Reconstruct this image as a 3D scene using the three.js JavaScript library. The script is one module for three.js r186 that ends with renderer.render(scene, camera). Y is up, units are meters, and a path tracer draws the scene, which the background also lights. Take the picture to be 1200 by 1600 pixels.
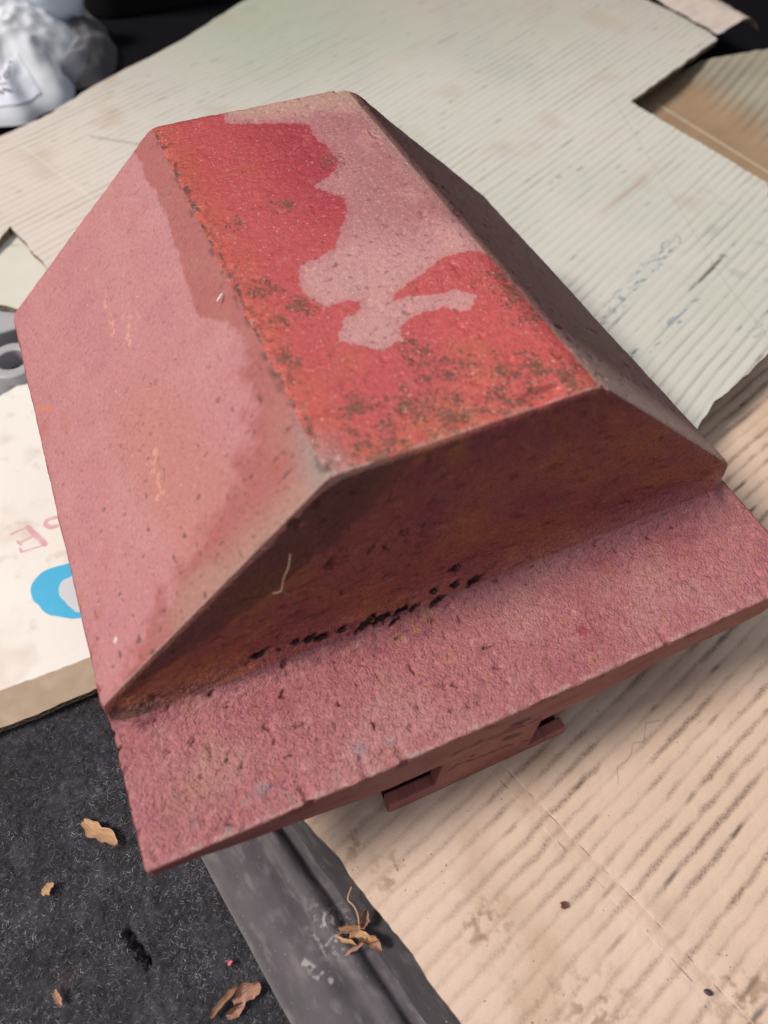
import * as THREE from 'three';
import { mergeGeometries, mergeVertices } from 'three/addons/utils/BufferGeometryUtils.js';

// ------------------------------------------------------------------ camera, light, exposure
const scene = new THREE.Scene();
const camera = new THREE.PerspectiveCamera(68.98, 3 / 4, 0.02, 60);
camera.position.set(-0.09456, 0.28748, 0.13888);
camera.lookAt(-0.00967, 0, -0.04983);
camera.rotateZ(0.00939);
camera.focus = 0.36;
camera.userData.fStop = 6.5;
scene.add(camera);

const renderer = new THREE.WebGLRenderer({ antialias: true });
renderer.toneMapping = THREE.LinearToneMapping;
renderer.toneMappingExposure = 1.2;
renderer.shadowMap.enabled = true;

{ // bright overcast sky
  const W = 256, H = 128, d = new Float32Array(W * H * 4);
  for (let j = 0; j < H; j++) for (let i = 0; i < W; i++) {
    const el = ((j + 0.5) / H - 0.5) * Math.PI, s = Math.max(0, Math.sin(el)), k = (j * W + i) * 4;
    const L = el > 0 ? 0.13 + 0.34 * s : 0.08;
    d[k] = L * 0.98; d[k + 1] = L; d[k + 2] = L * 1.06; d[k + 3] = 1;
  }
  const sky = new THREE.DataTexture(d, W, H, THREE.RGBAFormat, THREE.FloatType);
  sky.mapping = THREE.EquirectangularReflectionMapping; sky.magFilter = THREE.LinearFilter; sky.needsUpdate = true;
  scene.background = sky; scene.environment = sky;
}
const sun = new THREE.DirectionalLight(0xfff3e8, 3.0);
sun.position.set(-1.32, 1.5, -0.24);
sun.shadow.radius = 27; sun.castShadow = true;
sun.shadow.mapSize.set(2048, 2048);
Object.assign(sun.shadow.camera, { left: -1.3, right: 1.3, top: 1.3, bottom: -1.3, near: 0.1, far: 5 });
scene.add(sun, sun.target);

// ------------------------------------------------------------------ noise and helpers
let seed = 7;
const rnd = () => { seed = (seed * 1664525 + 1013904223) >>> 0; return seed / 4294967296; };
const rr = (a, b) => a + (b - a) * rnd();
const P = new Uint8Array(512), GX = new Float32Array(512), GY = new Float32Array(512), GZ = new Float32Array(512);
for (let i = 0; i < 256; i++) P[i] = i;
for (let i = 255; i > 0; i--) { const j = Math.floor(rnd() * (i + 1)); const t = P[i]; P[i] = P[j]; P[j] = t; }
for (let i = 0; i < 256; i++) { P[i + 256] = P[i]; const u = rnd() * 2 - 1, a = rnd() * 6.28318, s = Math.sqrt(1 - u * u); GX[i] = GX[i + 256] = s * Math.cos(a) * 1.6; GY[i] = GY[i + 256] = s * Math.sin(a) * 1.6; GZ[i] = GZ[i + 256] = u * 1.6; }
function ns(x, y, z) { // gradient noise, about -1..1
  const fx = Math.floor(x), fy = Math.floor(y), fz = Math.floor(z), X = fx & 255, Y = fy & 255, Z = fz & 255;
  x -= fx; y -= fy; z -= fz;
  const u = x * x * x * (x * (x * 6 - 15) + 10), v = y * y * y * (y * (y * 6 - 15) + 10), w = z * z * z * (z * (z * 6 - 15) + 10);
  const A = P[X] + Y, B = P[X + 1] + Y, AA = P[A] + Z, AB = P[A + 1] + Z, BA = P[B] + Z, BB = P[B + 1] + Z;
  const g = (h, a, b, c) => { h = P[h]; return GX[h] * a + GY[h] * b + GZ[h] * c; };
  const x1 = x - 1, y1 = y - 1, z1 = z - 1;
  let a0 = g(AA, x, y, z), a1 = g(BA, x1, y, z), b0 = g(AB, x, y1, z), b1 = g(BB, x1, y1, z);
  let c0 = g(AA + 1, x, y, z1), c1 = g(BA + 1, x1, y, z1), d0 = g(AB + 1, x, y1, z1), d1 = g(BB + 1, x1, y1, z1);
  a0 += (a1 - a0) * u; b0 += (b1 - b0) * u; c0 += (c1 - c0) * u; d0 += (d1 - d0) * u;
  a0 += (b0 - a0) * v; c0 += (d0 - c0) * v;
  return a0 + (c0 - a0) * w;
}
const fb = (x, y, z, o) => { let s = 0, a = 0.5, f = 1; for (let i = 0; i < o; i++) { s += a * ns(x * f + i * 17.3, y * f + i * 5.1, z * f - i * 9.7); a *= 0.5; f *= 2.03; } return s; };
const cl = (x, a = 0, b = 1) => x < a ? a : x > b ? b : x;
const ss = (a, b, x) => { x = cl((x - a) / (b - a)); return x * x * (3 - 2 * x); };
const mix = (a, b, t) => a + (b - a) * t;
const mx = (c, d, t) => { c[0] += (d[0] - c[0]) * t; c[1] += (d[1] - c[1]) * t; c[2] += (d[2] - c[2]) * t; return c; };
const V = (x, y, z) => new THREE.Vector3(x, y, z);
function sdPoly(p, x, y) { // > 0 inside
  let d = 1e9, s = -1;
  for (let i = 0, j = p.length - 1; i < p.length; j = i++) {
    const ex = p[j][0] - p[i][0], ey = p[j][1] - p[i][1], wx = x - p[i][0], wy = y - p[i][1];
    const t = cl((wx * ex + wy * ey) / (ex * ex + ey * ey)), bx = wx - ex * t, by = wy - ey * t;
    d = Math.min(d, bx * bx + by * by);
    const c1 = y >= p[i][1], c2 = y < p[j][1], c3 = ex * wy > ey * wx;
    if ((c1 && c2 && c3) || (!c1 && !c2 && !c3)) s = -s;
  }
  return s * Math.sqrt(d);
}
function dLine(p, x, y) { // distance to a polyline
  let d = 1e9;
  for (let i = 1; i < p.length; i++) {
    const ex = p[i][0] - p[i - 1][0], ey = p[i][1] - p[i - 1][1], wx = x - p[i - 1][0], wy = y - p[i - 1][1];
    const t = cl((wx * ex + wy * ey) / (ex * ex + ey * ey)), bx = wx - ex * t, by = wy - ey * t;
    d = Math.min(d, bx * bx + by * by);
  }
  return Math.sqrt(d);
}
const chaikin = (p, q = 0.25) => p.flatMap((a, i) => { const b = p[(i + 1) % p.length]; return [[mix(a[0], b[0], q), mix(a[1], b[1], q)], [mix(a[0], b[0], 1 - q), mix(a[1], b[1], 1 - q)]]; });
const enc = v => Math.round(255 * (v <= 0.0031308 ? 12.92 * v : 1.055 * Math.pow(cl(v), 1 / 2.4) - 0.055));
function tex(d, w, h, srgb, rep) {
  const t = new THREE.DataTexture(d, w, h, THREE.RGBAFormat); t.magFilter = THREE.LinearFilter; t.minFilter = THREE.LinearMipmapLinearFilter; t.generateMipmaps = true;
  if (srgb) t.colorSpace = THREE.SRGBColorSpace;
  t.wrapS = t.wrapT = rep ? THREE.RepeatWrapping : THREE.ClampToEdgeWrapping; t.needsUpdate = true; return t;
}
// fn(u, v, c) writes linear albedo into c[0..2] and roughness into c[3]
function paint(w, h, fn) {
  const a = new Uint8Array(w * h * 4), b = new Uint8Array(w * h * 4), c = [0, 0, 0, 0];
  for (let j = 0; j < h; j++) for (let i = 0; i < w; i++) {
    fn((i + 0.5) / w, (j + 0.5) / h, c);
    const k = (j * w + i) * 4;
    a[k] = enc(c[0]); a[k + 1] = enc(c[1]); a[k + 2] = enc(c[2]); a[k + 3] = 255;
    b[k] = b[k + 1] = b[k + 2] = Math.round(255 * cl(c[3])); b[k + 3] = 255;
  }
  return { map: tex(a, w, h, true), roughnessMap: tex(b, w, h, false) };
}
function tileBump(n, octaves) { // wrapping value noise, octaves of [cells, weight]
  const h = new Float32Array(n * n), a = new Uint8Array(n * n * 4);
  for (const [m, w, pw] of octaves) {
    const q = new Float32Array(m * m).map(() => Math.pow(rnd(), pw ?? 1) * 2 - 1), at = (i, k) => q[((k + m) % m) * m + (i + m) % m], cu = t => { const k = 1 - Math.abs(t); return k > 0 ? k * k * (3 - 2 * k) : 0; };
    for (let y = 0; y < n; y++) for (let x = 0; x < n; x++) {
      const fx = x / n * m, fy = y / n * m, ix = Math.floor(fx), iy = Math.floor(fy), u = fx - ix, v = fy - iy, cu1 = u * u * (3 - 2 * u), cv1 = v * v * (3 - 2 * v);
      h[y * n + x] += w * mix(mix(at(ix, iy), at(ix + 1, iy), cu1), mix(at(ix, iy + 1), at(ix + 1, iy + 1), cu1), cv1);
    }
  }
  for (let k = 0; k < n * n; k++) { a[k * 4] = a[k * 4 + 1] = a[k * 4 + 2] = Math.round(255 * cl(0.5 + 0.5 * h[k])); a[k * 4 + 3] = 255; }
  return tex(a, n, n, false, true);
}
function numbered(name) { numbered.n ??= {}; const k = numbered.n[name] = (numbered.n[name] ?? -1) + 1; return k ? `${name}_${String(k).padStart(3, '0')}` : name; }
function part(name, geo, mat, parent) { const m = new THREE.Mesh(geo, mat); m.name = name; m.castShadow = m.receiveShadow = true; parent.add(m); return m; }
function thing(name, label, category, pos = [0, 0, 0], group) {
  const o = new THREE.Group(); o.name = numbered(name); o.position.set(...pos); o.userData = { label, category }; if (group) o.userData.group = group; scene.add(o); return o;
}
function struct(name, geo, mat) { const m = part(numbered(name), geo, mat, scene); m.userData.kind = 'structure'; return m; }
// grid surface: f(u, v) -> Vector3
function grid(nu, nv, f, flip) {
  const p = new Float32Array((nu + 1) * (nv + 1) * 3), t = new Float32Array((nu + 1) * (nv + 1) * 2), ix = [];
  for (let j = 0; j <= nv; j++) for (let i = 0; i <= nu; i++) {
    const k = j * (nu + 1) + i, q = f(i / nu, j / nv); p[k * 3] = q.x; p[k * 3 + 1] = q.y; p[k * 3 + 2] = q.z; t[k * 2] = i / nu; t[k * 2 + 1] = j / nv;
    if (i < nu && j < nv) { const a = k, b = k + 1, c = k + nu + 1, d = c + 1; if (flip) ix.push(a, c, b, b, c, d); else ix.push(a, b, c, b, d, c); }
  }
  const g = new THREE.BufferGeometry(); g.setAttribute('position', new THREE.BufferAttribute(p, 3)); g.setAttribute('uv', new THREE.BufferAttribute(t, 2)); g.setIndex(ix); g.computeVertexNormals(); return g;
}

// ------------------------------------------------------------------ the boot floor and its dark trim
const FLOOR = -0.094;
{
  const m = new THREE.MeshPhysicalMaterial({ specularIntensity: 0.15, color: new THREE.Color().setRGB(0.005, 0.005, 0.007), roughness: 1 });
  const carpetMap = paint(704, 768, (u, v, c) => {
    const x = mix(-0.42, 0.02, u), z = mix(-0.2, 0.3, v);
    const f = Math.abs(ns(x * 900, z * 900, 1)) * Math.abs(ns(x * 420 + 3, z * 420, 5)), l = fb(x * 40, z * 40, 2, 3);
    const b = 0.02 + 0.42 * f * f + 0.05 * f + 0.02 * ss(-0.1, 0.4, l);
    c[0] = b * 0.97; c[1] = b * 0.96; c[2] = b * 1.2; c[3] = 0.95;
    const gk = 1 + 0.75 * ns(x * 270, z * 270, 15) + 0.4 * ns(x * 120, z * 120, 16); c[0] *= gk; c[1] *= gk; c[2] *= gk;
    const s = ns(x * 300, z * 300, 9); if (s > 0.72) mx(c, [0.3, 0.27, 0.27], ss(0.72, 0.9, s) * 0.7);
    const rd = fb(x * 60 + 9, z * 60, 4, 2); mx(c, [0.06, 0.03, 0.025], ss(0.25, 0.5, rd) * 0.35);
  });
  const cm = new THREE.MeshStandardMaterial({ ...carpetMap, roughness: 1 });
  const slit = [[-0.1795, 0.0555], [-0.1775, 0.0605], [-0.1755, 0.0655], [-0.1735, 0.0715]];
  struct('carpet', grid(220, 250, (u, v) => {
    const x = mix(-0.42, 0.02, u), z = mix(-0.2, 0.3, v), d = dLine(slit, x, z);
    return V(x, FLOOR + 0.005 + 0.0012 * fb(x * 70, z * 70, 0, 3) + 0.0006 * ns(x * 500, z * 500, 3) - 0.007 * ss(0.002, 0.006, (x + 0.1545) * 0.977 - (z + 0.02) * 0.2127) - 0.008 * ss(0.0019, 0.0005, d + 0.0007 * ns(x * 300, z * 300, 5)), z);
  }, true), cm);
  struct('floor', grid(8, 8, (u, v) => V(mix(-1.4, 1.1, u), FLOOR - 0.004, mix(-1.15, 0.75, v)), true), m);
  // rear and side trim
  const tm = new THREE.MeshPhysicalMaterial({ specularIntensity: 0.15, color: new THREE.Color().setRGB(0.004, 0.004, 0.006), roughness: 0.95 });
  struct('rear_wall', grid(60, 30, (u, v) => { const x = mix(-1.4, 1.1, u), y = mix(FLOOR - 0.01, 0.75, v); return V(x, y, -1.12 - 0.1 * v + 0.012 * fb(x * 4, y * 6, 1, 3)); }), tm);
  struct('side_wall', grid(60, 30, (u, v) => { const z = mix(0.4, -1.15, u), y = mix(FLOOR - 0.01, 0.7, v); return V(0.86 - 0.05 * Math.sin(v * 3) + 0.01 * fb(z * 5, y * 6, 7, 3), y, z); }, true), tm);
}

// ------------------------------------------------------------------ corrugated cardboard
// cut a polygon (x, z) into small cells, lay it on y(x, z), give it thickness
function densify(poly, step, jit, sd) {
  const out = [];
  for (let i = 0; i < poly.length; i++) {
    const a = poly[i], b = poly[(i + 1) % poly.length], L = Math.hypot(b[0] - a[0], b[1] - a[1]), n = Math.max(1, Math.round(L / step));
    for (let k = 0; k < n; k++) {
      const t = k / n, x = mix(a[0], b[0], t), z = mix(a[1], b[1], t), o = jit * (fb(x * 60, z * 60, sd, 3) + (k ? 0.5 * ns(x * 500, z * 500, sd) : 0)), nx = (b[1] - a[1]) / L, nz = -(b[0] - a[0]) / L;
      out.push([x + nx * o, z + nz * o]);
    }
  }
  return out;
}
function sheet(poly, cell, yf, thick, box) {
  const pos = [], ix = [], side = [], sidx = [];
  const x0 = Math.min(...poly.map(p => p[0])), x1 = Math.max(...poly.map(p => p[0])), z0 = Math.min(...poly.map(p => p[1])), z1 = Math.max(...poly.map(p => p[1]));
  const clip = (pts, ax, lim, keepLess) => {
    const o = [];
    for (let i = 0; i < pts.length; i++) {
      const a = pts[i], b = pts[(i + 1) % pts.length], ia = keepLess ? a[ax] <= lim : a[ax] >= lim, ib = keepLess ? b[ax] <= lim : b[ax] >= lim;
      if (ia) o.push(a);
      if (ia !== ib) { const t = (lim - a[ax]) / (b[ax] - a[ax]); const p = [mix(a[0], b[0], t), mix(a[1], b[1], t)]; p[ax] = lim; o.push(p); }
    }
    return o;
  };
  const nx = Math.ceil((x1 - x0) / cell), nz = Math.ceil((z1 - z0) / cell);
  for (let i = 0; i < nx; i++) {
    const xa = x0 + i * cell, xb = xa + cell, col = clip(clip(poly, 0, xa, false), 0, xb, true);
    if (col.length < 3) continue;
    for (let j = 0; j < nz; j++) {
      const za = z0 + j * cell, zb = za + cell, q = clip(clip(col, 1, za, false), 1, zb, true);
      if (q.length < 3) continue;
      const tri = THREE.ShapeUtils.triangulateShape(q.map(p => new THREE.Vector2(p[0], p[1])), []), base = pos.length;
      q.forEach(p => pos.push(p));
      const cw = THREE.ShapeUtils.area(q.map(p => new THREE.Vector2(p[0], p[1]))) > 0;
      for (const t of tri) { const [a, b, c] = t.map(k => k + base); if (cw) ix.push(a, c, b); else ix.push(a, b, c); }
    }
  }
  const n = pos.length, p = new Float32Array(n * 3), uv = new Float32Array(n * 2);
  pos.forEach(([x, z], k) => { p[k * 3] = x; p[k * 3 + 1] = yf(x, z); p[k * 3 + 2] = z; uv[k * 2] = (x - box[0]) / (box[1] - box[0]); uv[k * 2 + 1] = (z - box[2]) / (box[3] - box[2]); });
  let top = new THREE.BufferGeometry(); top.setAttribute('position', new THREE.BufferAttribute(p, 3)); top.setAttribute('uv', new THREE.BufferAttribute(uv, 2)); top.setIndex(ix);
  top = mergeVertices(top, 1e-5); top.computeVertexNormals();
  const bot = top.clone(); { const q = bot.attributes.position; for (let k = 0; k < q.count; k++) q.setY(k, q.getY(k) - thick); const id = bot.index.array.slice(); for (let k = 0; k < id.length; k += 3) { const t = id[k]; id[k] = id[k + 1]; id[k + 1] = t; } bot.setIndex(new THREE.BufferAttribute(id, 1)); bot.computeVertexNormals(); }
  const m = poly.length, ccw = THREE.ShapeUtils.area(poly.map(q => new THREE.Vector2(q[0], q[1]))) > 0, sp = new Float32Array(m * 4 * 3), su = new Float32Array(m * 4 * 2);
  let run = 0;
  for (let i = 0; i < m; i++) {
    const a = poly[i], b = poly[(i + 1) % m], L = Math.hypot(b[0] - a[0], b[1] - a[1]);
    [[a, 0, run], [b, 0, run + L], [a, 1, run], [b, 1, run + L]].forEach(([c, s, l], k) => { const o = (i * 4 + k); sp[o * 3] = c[0]; sp[o * 3 + 1] = yf(c[0], c[1]) - s * thick; sp[o * 3 + 2] = c[1]; su[o * 2] = l * 100; su[o * 2 + 1] = s; });
    const o = i * 4; if (ccw) sidx.push(o, o + 1, o + 2, o + 1, o + 3, o + 2); else sidx.push(o, o + 2, o + 1, o + 1, o + 2, o + 3);
    run += L;
  }
  const sg = new THREE.BufferGeometry(); sg.setAttribute('position', new THREE.BufferAttribute(sp, 3)); sg.setAttribute('uv', new THREE.BufferAttribute(su, 2)); sg.setIndex(sidx); sg.computeVertexNormals();
  return { face: mergeGeometries([top, bot]), edge: sg };
}
const edgeMat = (() => { // the corrugated cut: two liners and the wave between them
  const t = paint(256, 32, (u, v, c) => {
    const w = 0.5 + 0.36 * Math.sin(u * 4 * 6.2832), d = Math.abs(v - w), k = v < 0.13 || v > 0.87 || d < 0.1 ? 1 : 0.3;
    c[0] = 0.42 * k; c[1] = 0.31 * k; c[2] = 0.21 * k; c[3] = 0.9;
  });
  for (const q of Object.values(t)) { q.wrapS = THREE.RepeatWrapping; q.repeat.set(0.32, 1); }
  return new THREE.MeshStandardMaterial({ ...t, roughness: 1 });
})();
function card(name, label, category, poly, cell, yf, thick, size, colour) {
  const xs = poly.map(p => p[0]), zs = poly.map(p => p[1]), box = [Math.min(...xs) - 0.003, Math.max(...xs) + 0.003, Math.min(...zs) - 0.003, Math.max(...zs) + 0.003];
  const cx = (box[0] + box[1]) / 2, cz = (box[2] + box[3]) / 2, y0 = yf(cx, cz) - thick;
  const t = thing(name, label, category, [cx, y0, cz]), g = sheet(poly, cell, yf, thick, box);
  const m = new THREE.MeshStandardMaterial({ ...paint(size[0], size[1], (u, v, c) => colour(mix(box[0], box[1], u), mix(box[2], box[3], v), c)), roughness: 1 });
  g.face.translate(-cx, -y0, -cz); g.edge.translate(-cx, -y0, -cz);
  part('liner', g.face, m, t); part('corrugated_edge', g.edge, edgeMat, t);
  return t;
}
const flute = (x, z, ang) => -x * Math.sin(ang) + z * Math.cos(ang); // distance across the flutes
const along = (x, z, ang) => x * Math.cos(ang) + z * Math.sin(ang);

// tan sheet under the block
const A1 = -17 * Math.PI / 180, PER1 = 0.0078;
{
  const edge = [[-0.1100, -0.0100], [-0.0936, 0.0402], [-0.0897, 0.0513], [-0.0829, 0.0663], [-0.0794, 0.0809], [-0.0740, 0.0972], [-0.0678, 0.1171], [-0.0639, 0.1339], [-0.0606, 0.1450], [-0.05, 0.185]];
  const poly = densify([...edge, [0.13, 0.30], [0.40, 0.12], [0.50, -0.06], [0.42, -0.26], [0.1, -0.22], [-0.1, -0.18]].reverse(), 0.003, 0.0013, 3);
  const seam = [[-0.02, -0.014], [0.0048, 0.0655], [0.0158, 0.1007], [0.0300, 0.1416], [0.0423, 0.1831], [0.06, 0.24]];
  const scuffs = [[-0.035, 0.118, 0.016], [-0.062, 0.083, 0.013], [0.052, 0.186, 0.02], [-0.008, 0.165, 0.02], [-0.075, 0.062, 0.01], [-0.03, 0.15, 0.015]];
  const crack = [[0.053, 0.0905], [0.057, 0.0835], [0.0655, 0.082], [0.072, 0.0765], [0.077, 0.078], [0.084, 0.0705], [0.091, 0.0722]];
  const yf = (x, z) => {
    const f = flute(x, z, A1), w = 0.0012 * fb(x * 35, z * 35, 4, 2), ds = dLine(seam, x, z);
    return -0.0826 + 0.00016 * Math.cos((f + w) / PER1 * 6.2832) + 0.0014 * fb(x * 16, z * 16, 2, 3) + 0.00012 * ns(x * 300, z * 300, 6) - 0.0003 * ss(0.0014, 0, Math.abs(ds - 0.0032)) + 0.004 * ss(0.2, 0.42, x);
  };
  card('cardboard_sheet', 'tan brown corrugated cardboard sheet with dirty ridge lines under the front of the red block', 'cardboard', poly, 0.0015, yf, 0.0038, [1472, 1344], (x, z, c) => {
    const f = flute(x, z, A1) + 0.0013 * fb(x * 35, z * 35, 4, 2) + 0.0004 * ns(x * 160, z * 160, 4), l = along(x, z, A1), row = Math.floor(f / PER1), ph = f / PER1 - row - 0.5;
    const n1 = fb(x * 14, z * 14, 1, 4), n2 = ns(x * 700, z * 700, 2);
    c[0] = 0.62; c[1] = 0.47; c[2] = 0.365; c[3] = 0.86;
    mx(c, [0.65, 0.505, 0.415], ss(-0.2, 0.5, n1)); mx(c, [0.46, 0.33, 0.22], ss(0.05, 0.5, fb(x * 22 + 5, z * 22, 8, 3)) * 0.55);
    const fib = ns(l * 120, f * 1400, 5); mx(c, [0.42, 0.3, 0.22], ss(0.3, 0.8, fib) * 0.18);
    // dirt lodged between the flutes, uneven along each one
    const k = ss(-0.45, 0.6, ns(l * 20, row * 7.31, 3) + 0.4 * ns(l * 90, row * 3.7, 9)), wid = 0.08 + 0.12 * k;
    const right = ss(-0.07, 0.08, x - 0.2 * (z - 0.1)), on = ss(wid + 0.14, 0, Math.abs(ph + 0.07 * ns(l * 120, row, 2) + 0.05 * ns(x * 900, z * 900, 8)));
    mx(c, [0.17, 0.105, 0.085], on * (0.18 + 0.75 * k * (0.25 + 0.75 * right)) * (0.75 + 0.5 * ns(x * 900, z * 900, 1)));
    const blob = ss(0.3, 0.7, ns(l * 50, row * 5.1, 21)) * ss(0.22, 0, Math.abs(ph)); mx(c, [0.07, 0.055, 0.055], blob * 0.85 * right);
    for (const [sx, sz, r] of scuffs) { const d = Math.hypot(x - sx, z - sz) / r; if (d < 1.3) mx(c, [0.27, 0.17, 0.1], ss(1.3, 0.1, d) * ss(0.02, 0.34, fb(x * 170, z * 170, sx * 90, 3)) * 0.75); }
    const ds = dLine(seam, x, z); mx(c, [0.52, 0.36, 0.27], ss(0.0034, 0.0022, ds) * 0.25); mx(c, [0.75, 0.6, 0.5], ss(0.0005, 0, Math.abs(ds - 0.0037)) * ss(-0.3, 0.3, ns(x * 70, z * 70, 1)) * 0.6); mx(c, [0.16, 0.09, 0.07], ss(0.0004, 0.0001, Math.abs(ds - 0.0031)) * ss(0, 0.5, ns(x * 160, z * 160, 3)) * 0.8);
    mx(c, [0.14, 0.1, 0.08], ss(0.0004, 0.0001, dLine(crack, x + 0.0012 * ns(x * 300, z * 300, 1), z)) * 0.45);
    mx(c, [0.08, 0.05, 0.045], ss(0.74, 0.86, n2) * 0.9 * ss(-0.1, 0.3, n1 + 0.3));
    const g = ns(x * 1500, z * 1500, 7) * 0.05; c[0] += g; c[1] += g; c[2] += g;
  });
}
// big grey-white sheet behind the block
const A2 = -26 * Math.PI / 180, PER2 = 0.0078;
const bigAng = (x, z) => A2 + 0.12 * ss(-0.3, -0.05, z) - 0.12 * ss(-0.4, -0.75, z);
const yBig = (x, z) => -0.060 + 0.009 * ss(-0.2, -0.08, z) * ss(0.12, 0.24, x) + 0.0035 * fb(x * 5, z * 5, 12, 2) + 0.00016 * Math.cos(flute(x, z, A2) / PER2 * 6.2832);
{
  const poly = densify([[0.2085, -0.066], [0.2148, -0.0703], [0.2320, -0.0796], [0.2450, -0.0832], [0.2982, -0.1026], [0.36, -0.16], [0.4450, -0.2740], [0.4192, -0.4379], [0.4469, -0.4510], [0.5814, -0.5136], [0.5909, -0.5473], [0.5732, -0.6286], [0.50, -0.84], [0.38, -0.95], [0.1501, -0.8074], [0.0590, -0.7337], [-0.0474, -0.6661], [-0.0914, -0.6308], [-0.1402, -0.6067], [-0.2, -0.57], [-0.19, -0.42], [-0.1598, -0.4486], [-0.1507, -0.4632], [-0.1319, -0.3947], [-0.115, -0.335], [0.1, -0.3], [0.13, -0.12]].reverse(), 0.006, 0.0018, 8);
  const crease = [[-0.125, -0.585], [-0.07, -0.44]], crease2 = [[0.41, -0.46], [0.30, -0.10]], crack = [[-0.066, -0.575], [-0.03, -0.545], [-0.015, -0.525], [-0.01, -0.50]];
  const marks = [[0.215, -0.18, 0.325, -0.24, 0.009, 0.6], [0.25, -0.155, 0.292, -0.172, 0.003, 0.5], [0.275, -0.345, 0.305, -0.36, 0.0035, 0.55], [0.21, -0.138, 0.218, -0.142, 0.004, 0.9], [0.225, -0.136, 0.265, -0.156, 0.0022, 0.7], [0.30, -0.187, 0.345, -0.207, 0.004, 0.8], [0.30, -0.12, 0.34, -0.14, 0.009, 0.3]];
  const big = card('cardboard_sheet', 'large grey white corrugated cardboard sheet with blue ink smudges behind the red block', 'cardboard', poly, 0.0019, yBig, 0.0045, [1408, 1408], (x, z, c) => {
    const f = flute(x, z, A2) + 0.010 * ss(-0.3, 0, z) * (x - 0.25) + 0.0012 * fb(x * 22, z * 22, 14, 2), l = along(x, z, A2), row = Math.floor(f / PER2), ph = f / PER2 - row - 0.5;
    const n1 = fb(x * 7, z * 7, 11, 4);
    c[0] = 0.565; c[1] = 0.56; c[2] = 0.515; c[3] = 0.7;
    mx(c, [0.52, 0.54, 0.485], ss(-0.15, 0.35, n1) * ss(-0.1, 0.15, x)); mx(c, [0.68, 0.61, 0.56], ss(0.05, -0.12, x) * 0.9);  // left part lightened in the colour for the stronger light there
    mx(c, [0.36, 0.355, 0.31], ss(-0.5, -0.85, z - 0.25 * x) * 0.65); mx(c, [0.36, 0.42, 0.33], ss(-0.55, -0.8, z) * ss(0.35, 0.15, x) * ss(0, 0.12, x) * 0.6);  // far end greyed in the colour for the shade at the back
    const k = ss(-0.5, 0.6, ns(l * 12, row * 4.31, 3) + 0.5 * ns(l * 60, row * 2.7, 9));
    mx(c, [0.25, 0.235, 0.21], ss(0.26, 0.02, Math.abs(ph)) * (0.12 + 0.44 * k) * (0.35 + 0.65 * ss(-0.35, 0.25, fb(x * 9 + 2, z * 9, 51, 2))));
    mx(c, [0.13, 0.125, 0.12], ss(0.42, 0.75, ns(l * 45, row * 6.7, 31)) * ss(0.25, 0, Math.abs(ph)) * 0.6);
    mx(c, [0.40, 0.28, 0.19], ss(0.18, 0.5, fb(x * 13 + 3, z * 13, 18, 3)) * 0.3);
    const rs = Math.abs(flute(x, z, A2) - flute(0.33, -0.31, A2)), ra = along(x, z, A2) - along(0.33, -0.31, A2); mx(c, [0.33, 0.2, 0.15], ss(0.003, 0, rs) * ss(0.07, 0.0, Math.abs(ra)) * 0.6);
    for (const [ax, az, bx, bz, w, s] of marks) { const d = dLine([[ax, az], [bx, bz]], x, z); if (d < w) mx(c, [0.10, 0.19, 0.24], ss(w, w * 0.4, d) * ss(-0.05, 0.35, fb(l * 130, f * 300, w * 900, 3)) * s); }
    const dk = Math.abs(flute(x, z, A2) - flute(0.345, -0.207, A2)), da = along(x, z, A2) - along(0.322, -0.2, A2); mx(c, [0.09, 0.075, 0.06], ss(0.0022, 0.0006, dk) * ss(0.026, 0.015, Math.abs(da)) * 0.8);
    const sm = fb(x * 45, z * 45, 41, 3); mx(c, [0.24, 0.23, 0.22], ss(0.12, 0.45, sm) * ss(0.27, 0.42, x) * ss(-0.32, -0.2, z) * 0.6);
    mx(c, [0.75, 0.7, 0.64], ss(0.0016, 0, dLine(crease, x, z)) * 0.5); mx(c, [0.4, 0.33, 0.27], ss(0.0016, 0, dLine(crease2, x, z)) * 0.3); mx(c, [0.18, 0.17, 0.16], ss(0.0014, 0.0004, dLine(crack, x, z)) * 0.7);
    const g = ns(x * 600, z * 600, 7) * 0.03; c[0] += g; c[1] += g; c[2] += g;
  });
  // folded back flap at the far right corner
  const fm = new THREE.MeshStandardMaterial({ ...paint(256, 64, (u, v, c) => { const n = fb(u * 20, v * 4, 3, 3); c[0] = 0.42 + 0.1 * n; c[1] = 0.37 + 0.1 * n; c[2] = 0.34 + 0.1 * n; c[3] = 0.9; }), roughness: 1 });
  const a = V(0.575, 0, -0.70), b = V(0.583, 0, -0.517), c0 = big.position;
  part('folded_flap', grid(60, 14, (u, v) => {
    const p = a.clone().lerp(b, u), w = mix(0.05, 0.045, u) * (1 + 0.12 * fb(u * 9, 1, 2, 2)), t = v * Math.PI * 0.5;
    return V(p.x + w * Math.sin(t * 0.9) - c0.x + 0.002 * ns(u * 40, v * 3, 5), -0.0565 + 0.012 * Math.sin(v * 3.0) + 0.003 * fb(u * 6, v * 3, 9, 2) - c0.y, p.z + 0.004 * ns(v * 6, u * 2, 4) + 0.012 * v - c0.z);
  }), fm, big).geometry.computeVertexNormals();
}
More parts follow.
